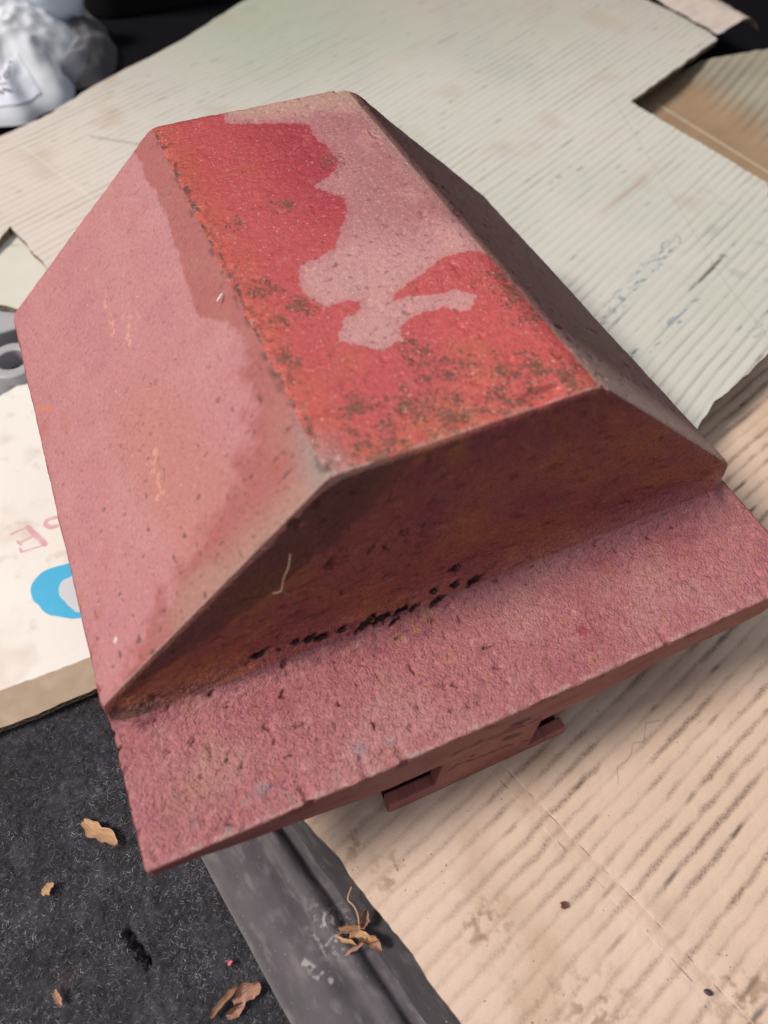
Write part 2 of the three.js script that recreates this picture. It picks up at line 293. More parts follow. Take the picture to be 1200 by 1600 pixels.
// sheet seen in the gap at the far right
card('cardboard_sheet', 'brown ridged cardboard piece in the gap beside the torn corner at the far right', 'cardboard',
  densify([[0.43, -0.46], [0.50, -0.50], [0.56, -0.505], [0.62, -0.47], [0.68, -0.36], [0.62, -0.2], [0.46, -0.18], [0.40, -0.3]].reverse(), 0.006, 0.002, 18), 0.004,
  (x, z) => -0.083 + 0.00016 * Math.cos(flute(x, z, A2) / 0.011 * 6.2832) + 0.03 * ss(0.5, 0.66, x), 0.004, [512, 512], (x, z, c) => {
    const f = flute(x, z, A2), l = along(x, z, A2), ph = f / 0.011 - Math.floor(f / 0.011) - 0.5, n = fb(x * 20, z * 20, 61, 3);
    c[0] = 0.30; c[1] = 0.21; c[2] = 0.13; c[3] = 0.75; mx(c, [0.27, 0.255, 0.2], ss(0.52, 0.56, x)); mx(c, [0.13, 0.11, 0.09], ss(0.3, 0.05, Math.abs(ph)) * ss(0.5, 0.55, x) * (0.5 + 0.5 * ns(l * 15, Math.floor(f / 0.011) * 3.1, 2)));  // colour darkened to stand for the shade in the gap
    c[0] += 0.08 * n; c[1] += 0.08 * n; c[2] += 0.06 * n; mx(c, [0.62, 0.55, 0.42], ss(0.002, 0.0005, dLine([[0.475, -0.46], [0.50, -0.25]], x, z)) * 0.6);
  });
// pale sheet below the left notch
card('cardboard_sheet', 'pale cream cardboard sheet showing through the notch at the left edge', 'cardboard',
  densify([[-0.22, -0.50], [-0.13, -0.52], [-0.06, -0.33], [-0.1597, -0.365], [-0.168, -0.3745], [-0.26, -0.43]].reverse(), 0.006, 0.0012, 28), 0.004,
  (x, z) => -0.0672 + 0.0005 * fb(x * 20, z * 20, 3, 2), 0.004, [384, 384], (x, z, c) => {
    const n = fb(x * 30, z * 30, 71, 3); c[0] = 0.64 + 0.05 * n; c[1] = 0.63 + 0.05 * n; c[2] = 0.57 + 0.05 * n; c[3] = 0.7;
    mx(c, [0.3, 0.36, 0.34], ss(0.1, 0.4, fb(x * 60, z * 140, 5, 3)) * ss(0.012, 0.004, Math.abs(z + 0.445 + 0.2 * (x + 0.15))) * 0.6);
  });
// printed sheet at the left
{
  const E = [[[-0.1857,-0.1785],[-0.1782,-0.1617]], [[-0.1857,-0.1785],[-0.1908,-0.1777],[-0.1957,-0.1768]], [[-0.1782,-0.1617],[-0.1850,-0.1615],[-0.1919,-0.1618]], [[-0.1919,-0.1618],[-0.1922,-0.1644]], [[-0.1826,-0.1706],[-0.1875,-0.1697],[-0.1924,-0.1689]], [[-0.1929,-0.1706],[-0.1912,-0.1669]]];
  const S = [[-0.1691,-0.1728],[-0.1714,-0.1725],[-0.1736,-0.1732],[-0.1755,-0.1751],[-0.1757,-0.1772],[-0.1745,-0.1792],[-0.1703,-0.1795],[-0.1663,-0.1782]];
  const ring = [[-0.1600, -0.1420], [-0.1711, -0.1429], [-0.1801, -0.1436], [-0.1867, -0.1404], [-0.1906, -0.1352], [-0.1908, -0.1272], [-0.1856, -0.1152], [-0.1787, -0.1087], [-0.1690, -0.1041], [-0.155, -0.1030], [-0.135, -0.11], [-0.135, -0.135]];
  const hole0 = [[-0.155, -0.1325], [-0.1709, -0.1335], [-0.1750, -0.1307], [-0.1770, -0.1247], [-0.1725, -0.1139], [-0.1690, -0.1060], [-0.15, -0.115], [-0.145, -0.13]], ringR = chaikin(chaikin(ring)), hole = chaikin(chaikin(hole0));
  card('printed_cardboard', 'white printed cardboard with pink letters and a bright blue ring left of the red block', 'cardboard',
    densify([[-0.36, -0.262], [-0.1877, -0.2976], [-0.1731, -0.3047], [-0.10, -0.33], [-0.06, -0.2], [-0.09, -0.05], [-0.1690, -0.0597], [-0.1985, -0.0577], [-0.2174, -0.0580], [-0.36, -0.045]].reverse(), 0.003, 0.0012, 38), 0.003,
    (x, z) => -0.0815 + 0.0008 * fb(x * 18, z * 18, 6, 3), 0.0042, [704, 704], (x, z, c) => {
      const n = fb(x * 25, z * 25, 81, 4), n2 = fb(x * 90, z * 90, 83, 3);
      c[0] = 0.82; c[1] = 0.79; c[2] = 0.75; c[3] = 0.55; mx(c, [0.62, 0.52, 0.44], ss(0.05, 0.4, n) * 0.6); mx(c, [0.5, 0.44, 0.38], ss(0.2, 0.5, n2) * 0.3);
      const wx = x + 0.0006 * ns(x * 150, z * 150, 1), wz = z + 0.0006 * ns(x * 150, z * 150, 2), fade = 0.75 + 0.25 * ns(x * 200, z * 200, 5);
      let le = 0; E.forEach((s, i) => { const w = i ? 0.0009 : 0.0022; le = Math.max(le, ss(w, w * 0.6, dLine(s, wx, wz))); }); le = Math.max(le, ss(0.0017, 0.0011, dLine(S, wx, wz)));
      mx(c, [0.66, 0.23, 0.32], le * fade * 0.85);
      const b = ss(-0.0003, 0.0003, sdPoly(ringR, wx, wz)) * (1 - ss(-0.0003, 0.0003, sdPoly(hole, wx, wz))); mx(c, [0.05, 0.45, 0.74], b * (0.92 + 0.08 * fade)); mx(c, [0.62, 0.64, 0.68], ss(0, 0.0005, sdPoly(hole, wx, wz)));
      // unprinted tan margin
      const mline = -0.0785 + 0.0009 * fb(x * 120, 1, 3, 3); const mg = ss(-0.0006, 0.0006, z - mline - 0.25 * Math.min(0, x + 0.2) * -1 * 0); mx(c, [0.40 + 0.12 * n2, 0.31 + 0.1 * n2, 0.225 + 0.1 * n2], mg); if (mg > 0.5) c[3] = 0.9;
    });
}

// ------------------------------------------------------------------ rubber seal along the sill
{
  const t = thing('rubber_seal', 'grey black rubber boot seal strip running beside the tan cardboard at the bottom', 'seal', [-0.11, FLOOR, 0.06]);
  const P0 = V(-0.1545, 0, -0.02), D = V(0.016, 0, 0.0735).normalize(), N = V(D.z, 0, -D.x);
  const Lg = 0.26, prof = [[0, 0.0062], [0.0008, 0.0074], [0.004, 0.0080], [0.009, 0.0088], [0.0145, 0.0096], [0.02, 0.0098], [0.024, 0.0093], [0.027, 0.0091], [0.0295, 0.0096], [0.0325, 0.0094], [0.0350, 0.0074], [0.037, 0.0046], [0.0395, 0.0042], [0.044, 0.0046], [0.051, 0.0052], [0.066, 0.0054]];
  const cv = new THREE.CatmullRomCurve3(prof.map(p => V(p[0], p[1], 0)));
  const lines = cv.getSpacedPoints(96);
  const f = (k0, k1) => (u, v) => {
    const q = lines[Math.round(mix(k0, k1, u))], s = v * Lg, wd = 1 + 0.9 * cl(s - 0.06, 0, 1) * 1.0;
    const o = q.x * wd + 0.0011 * fb(s * 14, 1, 1, 2) + 0.0015 * fb(s * 40, 2, 2, 2) * ss(0.01, 0.03, q.x), h = q.y + 0.0010 * fb(s * 24, q.x * 70, 5, 2) * ss(0, 0.01, q.x) + 0.00003 * ns(s * 400, q.x * 500, 2);
    return V(P0.x + D.x * s + N.x * o - t.position.x, h, P0.z + D.z * s + N.z * o - t.position.z);
  };
  const col = (dark) => new THREE.MeshPhysicalMaterial({ specularIntensity: 0.7, ...paint(256, 768, (u, v, c) => {
    const x = u * (dark ? 0.03 : 0.036), s = v * Lg, n = fb(x * 90, s * 60, 5 + dark, 4), b = dark ? 0.042 : 0.088 + 0.06 * n;
    c[0] = b; c[1] = b * 0.89; c[2] = b * 1.03; c[3] = 0.66 + 0.2 * n;
    mx(c, [0.2, 0.18, 0.19], ss(0.0, 0.5, fb(x * 300, s * 90, 15 + dark, 4) + 0.4 * n) * (dark ? 0.2 : 0.5));
    if (!dark) { const d = Math.hypot((x - 0.0265) / 0.009, (s - 0.121) / 0.013), d2 = dLine([[0.0125, 0.124], [0.0165, 0.137]], x, s); const w = ss(1.3, 0.3, d) * ss(0.02, 0.3, fb(x * 420, s * 300, 3, 4)) + ss(0.0022, 0.001, d2) * ss(-0.1, 0.2, fb(x * 300, s * 300, 7, 2)); mx(c, [0.42, 0.40, 0.40], cl(w) * 0.75); if (w > 0.4) c[3] = 0.8; if (u < 0.03) mx(c, [0.2, 0.19, 0.17], 0.5); }  // pale left edge is a painted ridge highlight; the patches are scuffs
    const sp = ns(x * 900, s * 900, 13); mx(c, [0.5, 0.47, 0.46], ss(0.62, 0.85, sp) * (dark ? 0.8 * ss(0.0, 0.3, fb(x * 60, s * 60, 2, 2) + 0.1) : 0.35));
  }), roughness: 1 });
  part('lip', grid(62, 260, f(0, 62), true), col(0), t);
  part('channel', grid(34, 260, f(62, 96), true), col(1), t);
}

// ------------------------------------------------------------------ the painted block
const H = 0.1017, XL = 0.0507, XR = 0.0532, D1 = 0.0022, D2 = 0.0089, LEN = 0.252, VS = 0.0123, HA = 0.15, SH = 0.0586;
const frontZ = x => SH + 0.0014 + 0.0014 * (1 - (x / HA) ** 2);
const smax = (a, b, k) => { const h = Math.max(k - Math.abs(a - b), 0) / k; return Math.max(a, b) + h * h * k * 0.25; };
const smin = (a, b, k) => -smax(-a, -b, k);
const nL = [-(H - VS), HA - XL], nR = [H - VS, HA - XR];
{ const l = Math.hypot(...nL), r = Math.hypot(...nR); nL[0] /= l; nL[1] /= l; nR[0] /= r; nR[1] /= r; }
const dL = -HA * nL[0] + VS * nL[1], dR = HA * nR[0] + VS * nR[1], fl_ = Math.hypot(D1, H), bl_ = Math.hypot(D2, H);
function sdBody(x, y, z) {
  let f = smax(y - H, nL[0] * x + nL[1] * y - dL, 0.0035);
  f = smax(f, nR[0] * x + nR[1] * y - dR, 0.006);
  f = smax(f, (D1 * y + H * z) / fl_, 0.0032);
  f = smax(f, (D2 * y - H * (z + LEN)) / bl_, 0.006);
  return smax(f, Math.abs(x) - HA, 0.004);
}
const plateBottom = x => -(0.014 + 0.022 * ss(-0.152, -0.06, x) + 0.008 * ss(-0.09, -0.05, x) - 0.012 * ss(0.03, 0.09, x));
function sdPlate(x, y, z) {
  const fz = frontZ(x) + 0.08 * cl(y, -0.04, 0);
  let f = smax(Math.abs(x) - HA - 0.003 * ss(-0.03, 0.03, z) * ss(0.06, 0.0, z) * (x > 0 ? 1 : 0), Math.max((z - fz) * 0.997, -(z + LEN)), x > 0 ? 0.012 : 0.0014);
  f = smax(f, y, 0.0018);
  return smax(f, plateBottom(x) - y, 0.004);
}
const pits = [[-0.0533, 0.0539, 0.0028, 0.0036], [-0.0236, 0.0573, 0.0020, 0.0022], [0.0020, 0.0155, 0.0034, 0.0019], [0.0100, 0.001, 0.0036, 0.0024], [0.0007, 0.004, 0.0026, 0.0018], [-0.0085, -0.002, 0.0036, 0.0022], [-0.020, -0.001, 0.003, 0.0017], [-0.0255, 0.0005, 0.0035, 0.0022], [-0.0345, 0.0002, 0.0046, 0.003], [-0.0425, 0.0002, 0.004, 0.0028], [-0.0385, 0.0035, 0.0026, 0.0014], [-0.0613, 0.004, 0.0034, 0.0015], [-0.0665, 0.0062, 0.003, 0.0013], [-0.0719, 0.0076, 0.0026, 0.0012], [-0.009, 0.0055, 0.0022, 0.0014], [-0.0295, -0.004, 0.003, 0.0012], [-0.052, 0.0035, 0.0022, 0.0012], [-0.0870, 0.0085, 0.0042, 0.0013]];
const pitAt = (x, y) => { let m = 0; for (const [px, py, rx, ry] of pits) { const dx = (x - px) / rx, dy = (y - py - 0.25 * (x - px)) / ry; if (dx * dx + dy * dy < 6) { const d = Math.sqrt(dx * dx + dy * dy) + 0.6 * ns(x * 480, y * 480, px * 99); m = Math.max(m, ss(1.15, 0.55, d)); } } return m; };
const seamLine = [[-0.026, -0.0315], [-0.0225, -0.0285], [-0.008, -0.0310], [0.004, -0.0318], [0.0195, -0.0365]];
const gash = (x, y) => { if (x < -0.03 || x > 0.025) return 0; const n = ns(x * 260, y * 260, 4); let g = ss(0.0011, 0.0003, dLine(seamLine, x, y + 0.0008 * n) ) * ss(-0.25, 0.15, ns(x * 120, 2, 2) + 0.1); for (const [a, b, r] of [[0.004, -0.0245, 0.0026], [0.009, -0.0265, 0.0022], [-0.013, -0.0265, 0.0014]]) g = Math.max(g, ss(r, r * 0.4, Math.hypot((x - a) * 0.6, y - b) + 0.0012 * n)); return g; };
function disp(x, y, z) {
  let d = 0.0007 * fb(x * 26, y * 26, z * 26, 2) + 0.00026 * fb(x * 140, y * 140, z * 140, 2);
  const shelf = ss(-0.004, 0.006, z) * ss(-0.02, -0.002, y), ridge = ss(0.8, 1.0, Math.abs(y / H)) * 0.4;
  const edge = Math.max(ss(0.0545, 0.0585, z), ss(H - 0.007, H - 0.003, y) * ss(-0.006, -0.003, z), ss(0.006, 0.002, Math.abs(y - (H - VS) * cl((x + HA) / (HA - XL)) - VS)) * ss(-0.006, -0.002, z) * (x < 0 ? 1 : 0));
  const rough = (0.55 + 0.3 * shelf + ridge + 0.5 * ss(-0.05, -0.01, z) * ss(0.02, -0.03, x)) * (1 - 0.75 * edge) * (1 - 0.45 * ss(H - 0.004, H - 0.002, y));
  d += rough * (0.00022 * ns(x * 430, y * 430, z * 430) + 0.0002 * ns(x * 900, y * 900, z * 900));
  const s = ns(x * 210 + 7, y * 210, z * 210); if (s < -0.42) d -= 0.0012 * ss(-0.42, -0.8, s) * rough;
  if (z > 0.053 && y > -0.006) { const q = ns(x * 130, 8, y * 130); if (q < -0.25) d -= 0.0011 * ss(-0.25, -0.7, q); }
  if (Math.abs(z) < 0.016 && y > -0.006) { const p = pitAt(x, y - z - 0.0004); if (p > 0) d -= 0.0034 * p; }
  if (z > 0.045 && y < -0.012) d -= 0.0024 * gash(x, y); // open casting seam
  // dents in the long edges
  const e = ns(x * 60, 3, z * 60); if (e < -0.35 && y > H - 0.004 && (z > -0.01 || x > XR - 0.008)) d -= 0.0014 * ss(-0.35, -0.7, e);
  return d;
}
const cast = (x, y, z) => smin(sdBody(x, y, z), sdPlate(x, y, z), 0.0004 + 0.0186 * ss(HA + 0.002, HA - 0.012, Math.abs(x)) * ss(-0.02, -0.004, z));
function casting(nu, nv, f, flip, withDisp = true, sdf = cast) { // press a grid onto the rounded, pitted casting
  const g = grid(nu, nv, f, flip), p = g.attributes.position, n = g.attributes.normal, e = 0.0006;
  const G = (F, x, y, z) => { const a = F(x + e, y - e, z - e), b = F(x - e, y - e, z + e), c = F(x - e, y + e, z - e), d = F(x + e, y + e, z + e); return [(a - b - c + d) / (4 * e), (-a - b + c + d) / (4 * e), (-a + b - c + d) / (4 * e)]; };
  const F = (x, y, z) => sdf(x, y, z) - disp(x, y, z);
  for (let i = 0; i < p.count; i++) {
    let x = p.getX(i), y = p.getY(i), z = p.getZ(i);
    for (let k = 0; k < 4; k++) { const v = sdf(x, y, z), q = G(sdf, x, y, z), l = q[0] ** 2 + q[1] ** 2 + q[2] ** 2 || 1; x -= v * q[0] / l; y -= v * q[1] / l; z -= v * q[2] / l; }
    const q = G(sdf, x, y, z), l = Math.hypot(...q) || 1, d = disp(x, y, z);
    x += d * q[0] / l; y += d * q[1] / l; z += d * q[2] / l;
    p.setXYZ(i, x, y, z);
    const m = G(F, x, y, z), r = Math.hypot(...m) || 1; n.setXYZ(i, m[0] / r, m[1] / r, m[2] / r);
  }
  return g;
}
const quad = (a, b, c, d) => (u, v) => V(...[0, 1, 2].map(k => mix(mix(a[k], b[k], u), mix(d[k], c[k], u), v)));
// fine grain of the casting, 64 mm to the tile
const grain = tileBump(1024, [[41, 0.3], [89, 0.5], [170, 0.4], [330, 0.22]]);
const castMat = (t, mu, mv, bump, extra = {}) => { const g = grain.clone(); g.repeat.set(mu / 0.064, mv / 0.064); g.needsUpdate = true; return new THREE.MeshPhysicalMaterial({ ...t, roughness: 1, bumpMap: g, bumpScale: bump, ...extra }); };

// paint, dirt, painted shade; x, z (or x, y) in metres on each face
const dusty = [[-0.0133, -0.2472], [-0.0167, -0.2279], [-0.0023, -0.2238], [0.0208, -0.2139], [0.0193, -0.1993], [0.0229, -0.1851], [0.0203, -0.1710], [0.0093, -0.1624], [0.0020, -0.1599], [0.0138, -0.1465], [0.0094, -0.1341], [0.0029, -0.1267], [-0.0029, -0.1145], [-0.0129, -0.1104], [-0.0216, -0.1086], [-0.0258, -0.0993], [-0.0257, -0.0886], [-0.0212, -0.0796], [-0.0116, -0.0804], [-0.0072, -0.0776], [-0.0107, -0.0730], [-0.0177, -0.0708], [-0.0233, -0.0623], [-0.0212, -0.0569], [-0.0090, -0.0482], [-0.0011, -0.0519], [0.0003, -0.0591], [0.0089, -0.0633], [0.0195, -0.0628], [0.0283, -0.0557], [0.0354, -0.0634], [0.0276, -0.0706], [0.0221, -0.0691], [0.0112, -0.0739], [0.0028, -0.0733], [0.0092, -0.0785], [0.0216, -0.0841], [0.0333, -0.0904], [0.0479, -0.0902], [0.0551, -0.0843], [0.0700, -0.0692], [0.0998, -0.2172], [0.0646, -0.2718], [0.0003, -0.2992]];
const dustyR = chaikin(dusty, 0.16), grime = [[-0.0413, -0.0810, 0.006], [-0.0420, -0.1020, 0.007], [-0.0381, -0.0981, 0.006], [-0.0299, -0.0842, 0.007], [0.0068, -0.0319, 0.011], [0.0000, -0.0446, 0.007], [0.0500, -0.0449, 0.011], [0.0500, -0.0572, 0.010], [0.0490, -0.0680, 0.011], [0.045, -0.012, 0.011], [0.018, -0.008, 0.012], [-0.03, -0.008, 0.013], [-0.0303, -0.0259, 0.008], [-0.0036, -0.0111, 0.014], [-0.0362, -0.1460, 0.006], [-0.0144, -0.1511, 0.006], [0.0188, -0.1766, 0.007], [-0.0511, -0.1958, 0.006], [0.03, -0.02, 0.014], [-0.01, -0.02, 0.012], [-0.045, -0.06, 0.007]];
const sp3 = (x, z, s, a, b) => ss(a, b, ns(x * s, z * s, s * 0.013));
const topT = paint(512, 1152, (u, v, c) => {
  const x = mix(-XL, XR, u), z = mix(-LEN + D2, -D1, v);
  const wx = x + 0.0018 * fb(x * 150, z * 150, 1, 4), wz = z + 0.0018 * fb(x * 150, z * 150, 7, 4), sd = sdPoly(dustyR, wx, wz) + 0.0009 * ns(x * 420, z * 420, 77) + 0.0005 * ns(x * 900, z * 900, 78), m = ss(-0.0005, 0.0007, sd) * (0.8 + 0.2 * ss(0.0005, 0.006, sd));
  const n1 = fb(x * 30, z * 30, 3, 4), n2 = fb(x * 160, z * 160, 5, 3), n3 = ns(x * 900, z * 900, 2);
  // glossy red paint
  c[0] = 0.48; c[1] = 0.085; c[2] = 0.09; c[3] = 0.22; mx(c, [0.58, 0.11, 0.095], ss(0.0, 0.04, x + 0.5 * (z + 0.04)) * ss(-0.09, -0.05, z) * 0.8);
  mx(c, [0.37, 0.045, 0.065], ss(-0.03, 0.012, x) * ss(-0.1, -0.15, z) * 0.9); mx(c, [0.50, 0.085, 0.085], ss(0.0, 0.03, x) * ss(-0.11, -0.05, z) * 0.8);
  mx(c, [0.50, 0.115, 0.075], ss(-0.03, -0.048, x + 0.008 * n1) * 0.6); mx(c, [0.47, 0.125, 0.075], ss(0.05, 0.4, n1 + 0.5 * ss(-0.05, 0, z) - 0.1) * 0.5); mx(c, [0.46, 0.10, 0.09], ss(0.15, 0.6, ns(x * 430, z * 430, 61)) * 0.4);
  mx(c, [0.44, 0.155, 0.08], ss(-0.03, -0.003, z + 0.012 * n1) * ss(0.045, 0.0, Math.abs(x + 0.005)) * ss(-0.2, 0.3, n2) * 0.8);
  mx(c, [0.56, 0.2, 0.18], ss(0.15, 0.5, n2) * 0.25); mx(c, [0.25, 0.03, 0.03], ss(0.15, 0.5, -n2) * 0.3);
  mx(c, [0.3, 0.2, 0.2], ss(-0.035, -0.048, x) * ss(-0.03, -0.005, z) * 0.75);
  // dried pale film
  if (m > 0) {
    const d = [0.43, 0.19, 0.2]; mx(d, [0.34, 0.13, 0.145], ss(0.0, 0.045, x + 0.01 * n1) * ss(-0.085, -0.12, z) * 0.8); mx(d, [0.52, 0.28, 0.275], ss(-0.13, -0.09, z + 0.02 * n1) * 0.75);
    mx(d, [0.46, 0.29, 0.225], ss(-0.225, -0.24, z + 0.25 * (x - 0.02) * -1 - 0.008) * 0.75); mx(d, [0.55, 0.28, 0.24], ss(0.12, 0.4, fb(x * 60 + 4, z * 60, 8, 3)) * 0.4); mx(d, [0.58, 0.36, 0.31], ss(0.044, 0.053, x) * ss(-0.1, -0.16, z) * 0.5);
    mx(d, [0.2, 0.08, 0.1], sp3(x, z, 420, 0.4, 0.75) * 0.6); mx(d, [0.58, 0.38, 0.36], sp3(x + 0.3, z, 520, 0.4, 0.8) * 0.4);
    mx(c, d, m); c[3] = mix(c[3], 0.72, m);
    
  }
  const rim = ss(0.0009, 0, Math.abs(sd)); mx(c, [0.3, 0.05, 0.06], rim * 0.25 * (1 - m));
  // grime
  let g = 0; for (const [gx, gz, r] of grime) { const d = Math.hypot(x - gx, z - gz) / r; if (d < 1.5) g = Math.max(g, ss(1.5, 0.2, d)); }
  const gn = 1.0 * fb(x * 820, z * 820, 9, 2) + 0.8 * fb(x * 150, z * 170, 19, 4); const gd = ss(0.03, 0.26, gn + 0.4 * (g - 0.7)) * ss(0, 0.35, g); mx(c, [0.05, 0.033, 0.03], gd * 0.9); mx(c, [0.36, 0.13, 0.065], g * ss(-0.1, 0.3, gn) * 0.4);
  const le = Math.abs(x + XL - 0.0012); mx(c, [0.07, 0.05, 0.045], ss(0.0036, 0.0002, le + 0.003 * n2) * ss(-0.15, 0.3, fb(x * 300, z * 110, 15, 4)) * 0.85); mx(c, [0.09, 0.055, 0.04], ss(0.012, 0.001, x + XL) * ss(0.1, 0.35, fb(x * 260, z * 260, 35, 3)) * 0.7);
  mx(c, [0.06, 0.045, 0.045], ss(-LEN + D2 + 0.004, -LEN + D2 + 0.0005, z) * ss(0.02, -0.03, x) * ss(-0.2, 0.2, n2) * 0.7);
  mx(c, [0.5, 0.34, 0.31], ss(0.0016, 0.0002, Math.abs(z + D1 + 0.0004)) * ss(-0.2, 0.3, fb(x * 90, 3, 2, 3)) * 0.7);
  mx(c, [0.09, 0.045, 0.04], sp3(x + 0.1, z, 620, 0.55, 0.8) * 0.55 * (1 - m * 0.4)); mx(c, [0.75, 0.5, 0.46], sp3(x + 0.7, z, 820, 0.5, 0.8) * 0.5);  // dark specks, and pale ones painted in as sparkle
  const k = 1 + 0.1 * n3 + 0.13 * ns(x * 430, z * 430, 8); c[0] *= k; c[1] *= k; c[2] *= k; c[3] += 0.12 * n2 + gd * 0.3;
});
const leftPoly = chaikin(chaikin([[0.8934, -0.28], [0.8934, -0.2470], [0.8923, -0.2125], [0.9004, -0.1877], [0.8792, -0.1548], [0.8622, -0.1337], [0.8466, -0.1161], [0.9117, -0.1004], [0.9617, -0.0872], [0.9407, -0.0711], [0.8985, -0.0699], [0.9239, -0.0590], [0.8431, -0.0425], [0.7599, -0.0335], [0.6532, -0.0272], [0.4865, -0.0211], [0.3137, -0.0147], [0.0759, 0.002], [-0.1, 0.02], [-0.1, -0.28]].map(p => [p[0] * 0.133, p[1]]), 0.2), 0.25);
const scr = [[[0.5373, -0.1895], [0.515, -0.176], [0.525, -0.17], [0.50, -0.155]], [[0.515, -0.0775], [0.495, -0.071], [0.478, -0.066]], [[0.485, -0.063], [0.462, -0.0605], [0.452, -0.058]], [[0.475, -0.0625], [0.473, -0.0565]], [[0.60, -0.155], [0.57, -0.146], [0.56, -0.138]]].map(s => s.map(p => [p[0] * 0.133, p[1]]));
const leftT = paint(704, 1216, (u, v, c) => { // u from back to front, v from bottom to ridge
  const z = mix(-LEN, 0, u), y = v * 0.133, n1 = fb(z * 28, y * 28, 23, 4), n2 = fb(z * 150, y * 150, 25, 3), n3 = ns(z * 800, y * 800, 27);
  const loose = ss(-0.1, -0.03, z), w = 0.003 + 0.012 * loose, wy = y + w * fb(z * 120, y * 120, 2, 4), wz = z + w * fb(z * 120, y * 120, 6, 4), m = ss(-0.0012 - 0.005 * loose, 0.0012 + 0.005 * loose, sdPoly(leftPoly, wy, wz));
  c[0] = 0.35; c[1] = 0.115; c[2] = 0.112; c[3] = 0.8; mx(c, [0.22, 0.06, 0.055], ss(0.1, 0.5, fb(z * 240, y * 240, 91, 3)) * loose * 0.8);
  mx(c, [0.38, 0.16, 0.135], ss(-0.02, 0.3, n1) * 0.5); mx(c, [0.40, 0.1, 0.07], ss(0.1, 0.5, n2) * 0.35); mx(c, [0.36, 0.24, 0.19], ss(-0.02, -0.004, z + 0.01 * n1) * ss(0.2, 0.6, v) * 0.6); mx(c, [0.27, 0.23, 0.22], ss(0.9, 1, v) * ss(-0.04, -0.01, z) * 0.7);
  const d = [0.445, 0.188, 0.2]; mx(d, [0.465, 0.215, 0.212], ss(-0.1, 0.3, n1) * 0.7); mx(d, [0.40, 0.152, 0.17], ss(0.02, 0.4, fb(z * 45 + 9, y * 45, 3, 3)) * 0.5); mx(d, [0.43, 0.175, 0.15], ss(0.03, 0.01, Math.abs(y - 0.075 - 0.2 * (z + 0.06))) * ss(-0.14, -0.09, z) * 0.7);
  mx(d, [0.45, 0.21, 0.24], ss(0.1, 0.13, y) * ss(-0.12, -0.16, z) * 0.6); mx(d, [0.40, 0.14, 0.11], ss(0.15, 0.45, fb(z * 70, y * 70, 33, 3)) * ss(0.045, 0.01, y) * 0.6);
  mx(d, [0.56, 0.3, 0.28], ss(0.22, 0.5, n2) * 0.25);
  mx(c, d, m); c[3] = mix(c[3], 0.68, m);
  for (const s of scr) { const dd = dLine(s, wy + 0.001 * ns(z * 300, y * 300, 2), wz); if (dd < 0.004) mx(c, [0.64, 0.3, 0.24], ss(0.0016, 0.0005, dd) * ss(-0.25, 0.25, fb(z * 300, y * 300, 4, 2)) * 0.75); }
  mx(c, [0.6, 0.17, 0.06], ss(0.0016, 0.0004, dLine([[0.005, -0.168], [0.014, -0.156]], y, z)) * 0.6);
  mx(c, [0.09, 0.05, 0.045], cl(ss(0.45, 0.75, ns(z * 240, y * 240, 43)) * (0.25 + 0.5 * ss(-0.13, 0, z)) + ss(0.45, 0.75, ns(z * 620, y * 620, 47)) * 0.4));
  mx(c, [0.75, 0.68, 0.66], ss(0.0018, 0.0006, Math.hypot(y - 0.018, z + 0.0195)) * 0.7 + ss(0.8, 0.92, ns(z * 460, y * 460, 51)) * 0.5);
  mx(c, [0.06, 0.05, 0.04], ss(0.1295, 0.1325, y) * ss(0, 0.35, fb(z * 110, y * 110, 15, 3)) * 0.7); mx(c, [0.5, 0.32, 0.27], ss(-0.0022, -0.0004, z) * 0.5); mx(c, [0.52, 0.3, 0.25], ss(-LEN + 0.006, -LEN + 0.001, z) * 0.6);
  const k = 1 + 0.09 * n3 + 0.10 * ns(z * 430, y * 430, 8); c[0] *= k; c[1] *= k; c[2] *= k; c[3] += 0.08 * n2;
});
const rightT = paint(448, 320, (u, v, c) => { // u from front to back
  const z = mix(0, -LEN, u), y = v * 0.13, n1 = fb(z * 30, y * 30, 63, 3), n2 = fb(z * 90, y * 300, 65, 3), n3 = ns(z * 600, y * 600, 3);
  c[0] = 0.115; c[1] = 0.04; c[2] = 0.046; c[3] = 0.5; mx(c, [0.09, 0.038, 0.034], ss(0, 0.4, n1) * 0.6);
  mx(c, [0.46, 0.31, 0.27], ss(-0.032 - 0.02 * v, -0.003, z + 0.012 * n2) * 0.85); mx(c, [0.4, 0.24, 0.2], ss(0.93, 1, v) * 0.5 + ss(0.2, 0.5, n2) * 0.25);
  const k = 1 + 0.12 * n3; c[0] *= k; c[1] *= k; c[2] *= k;
});
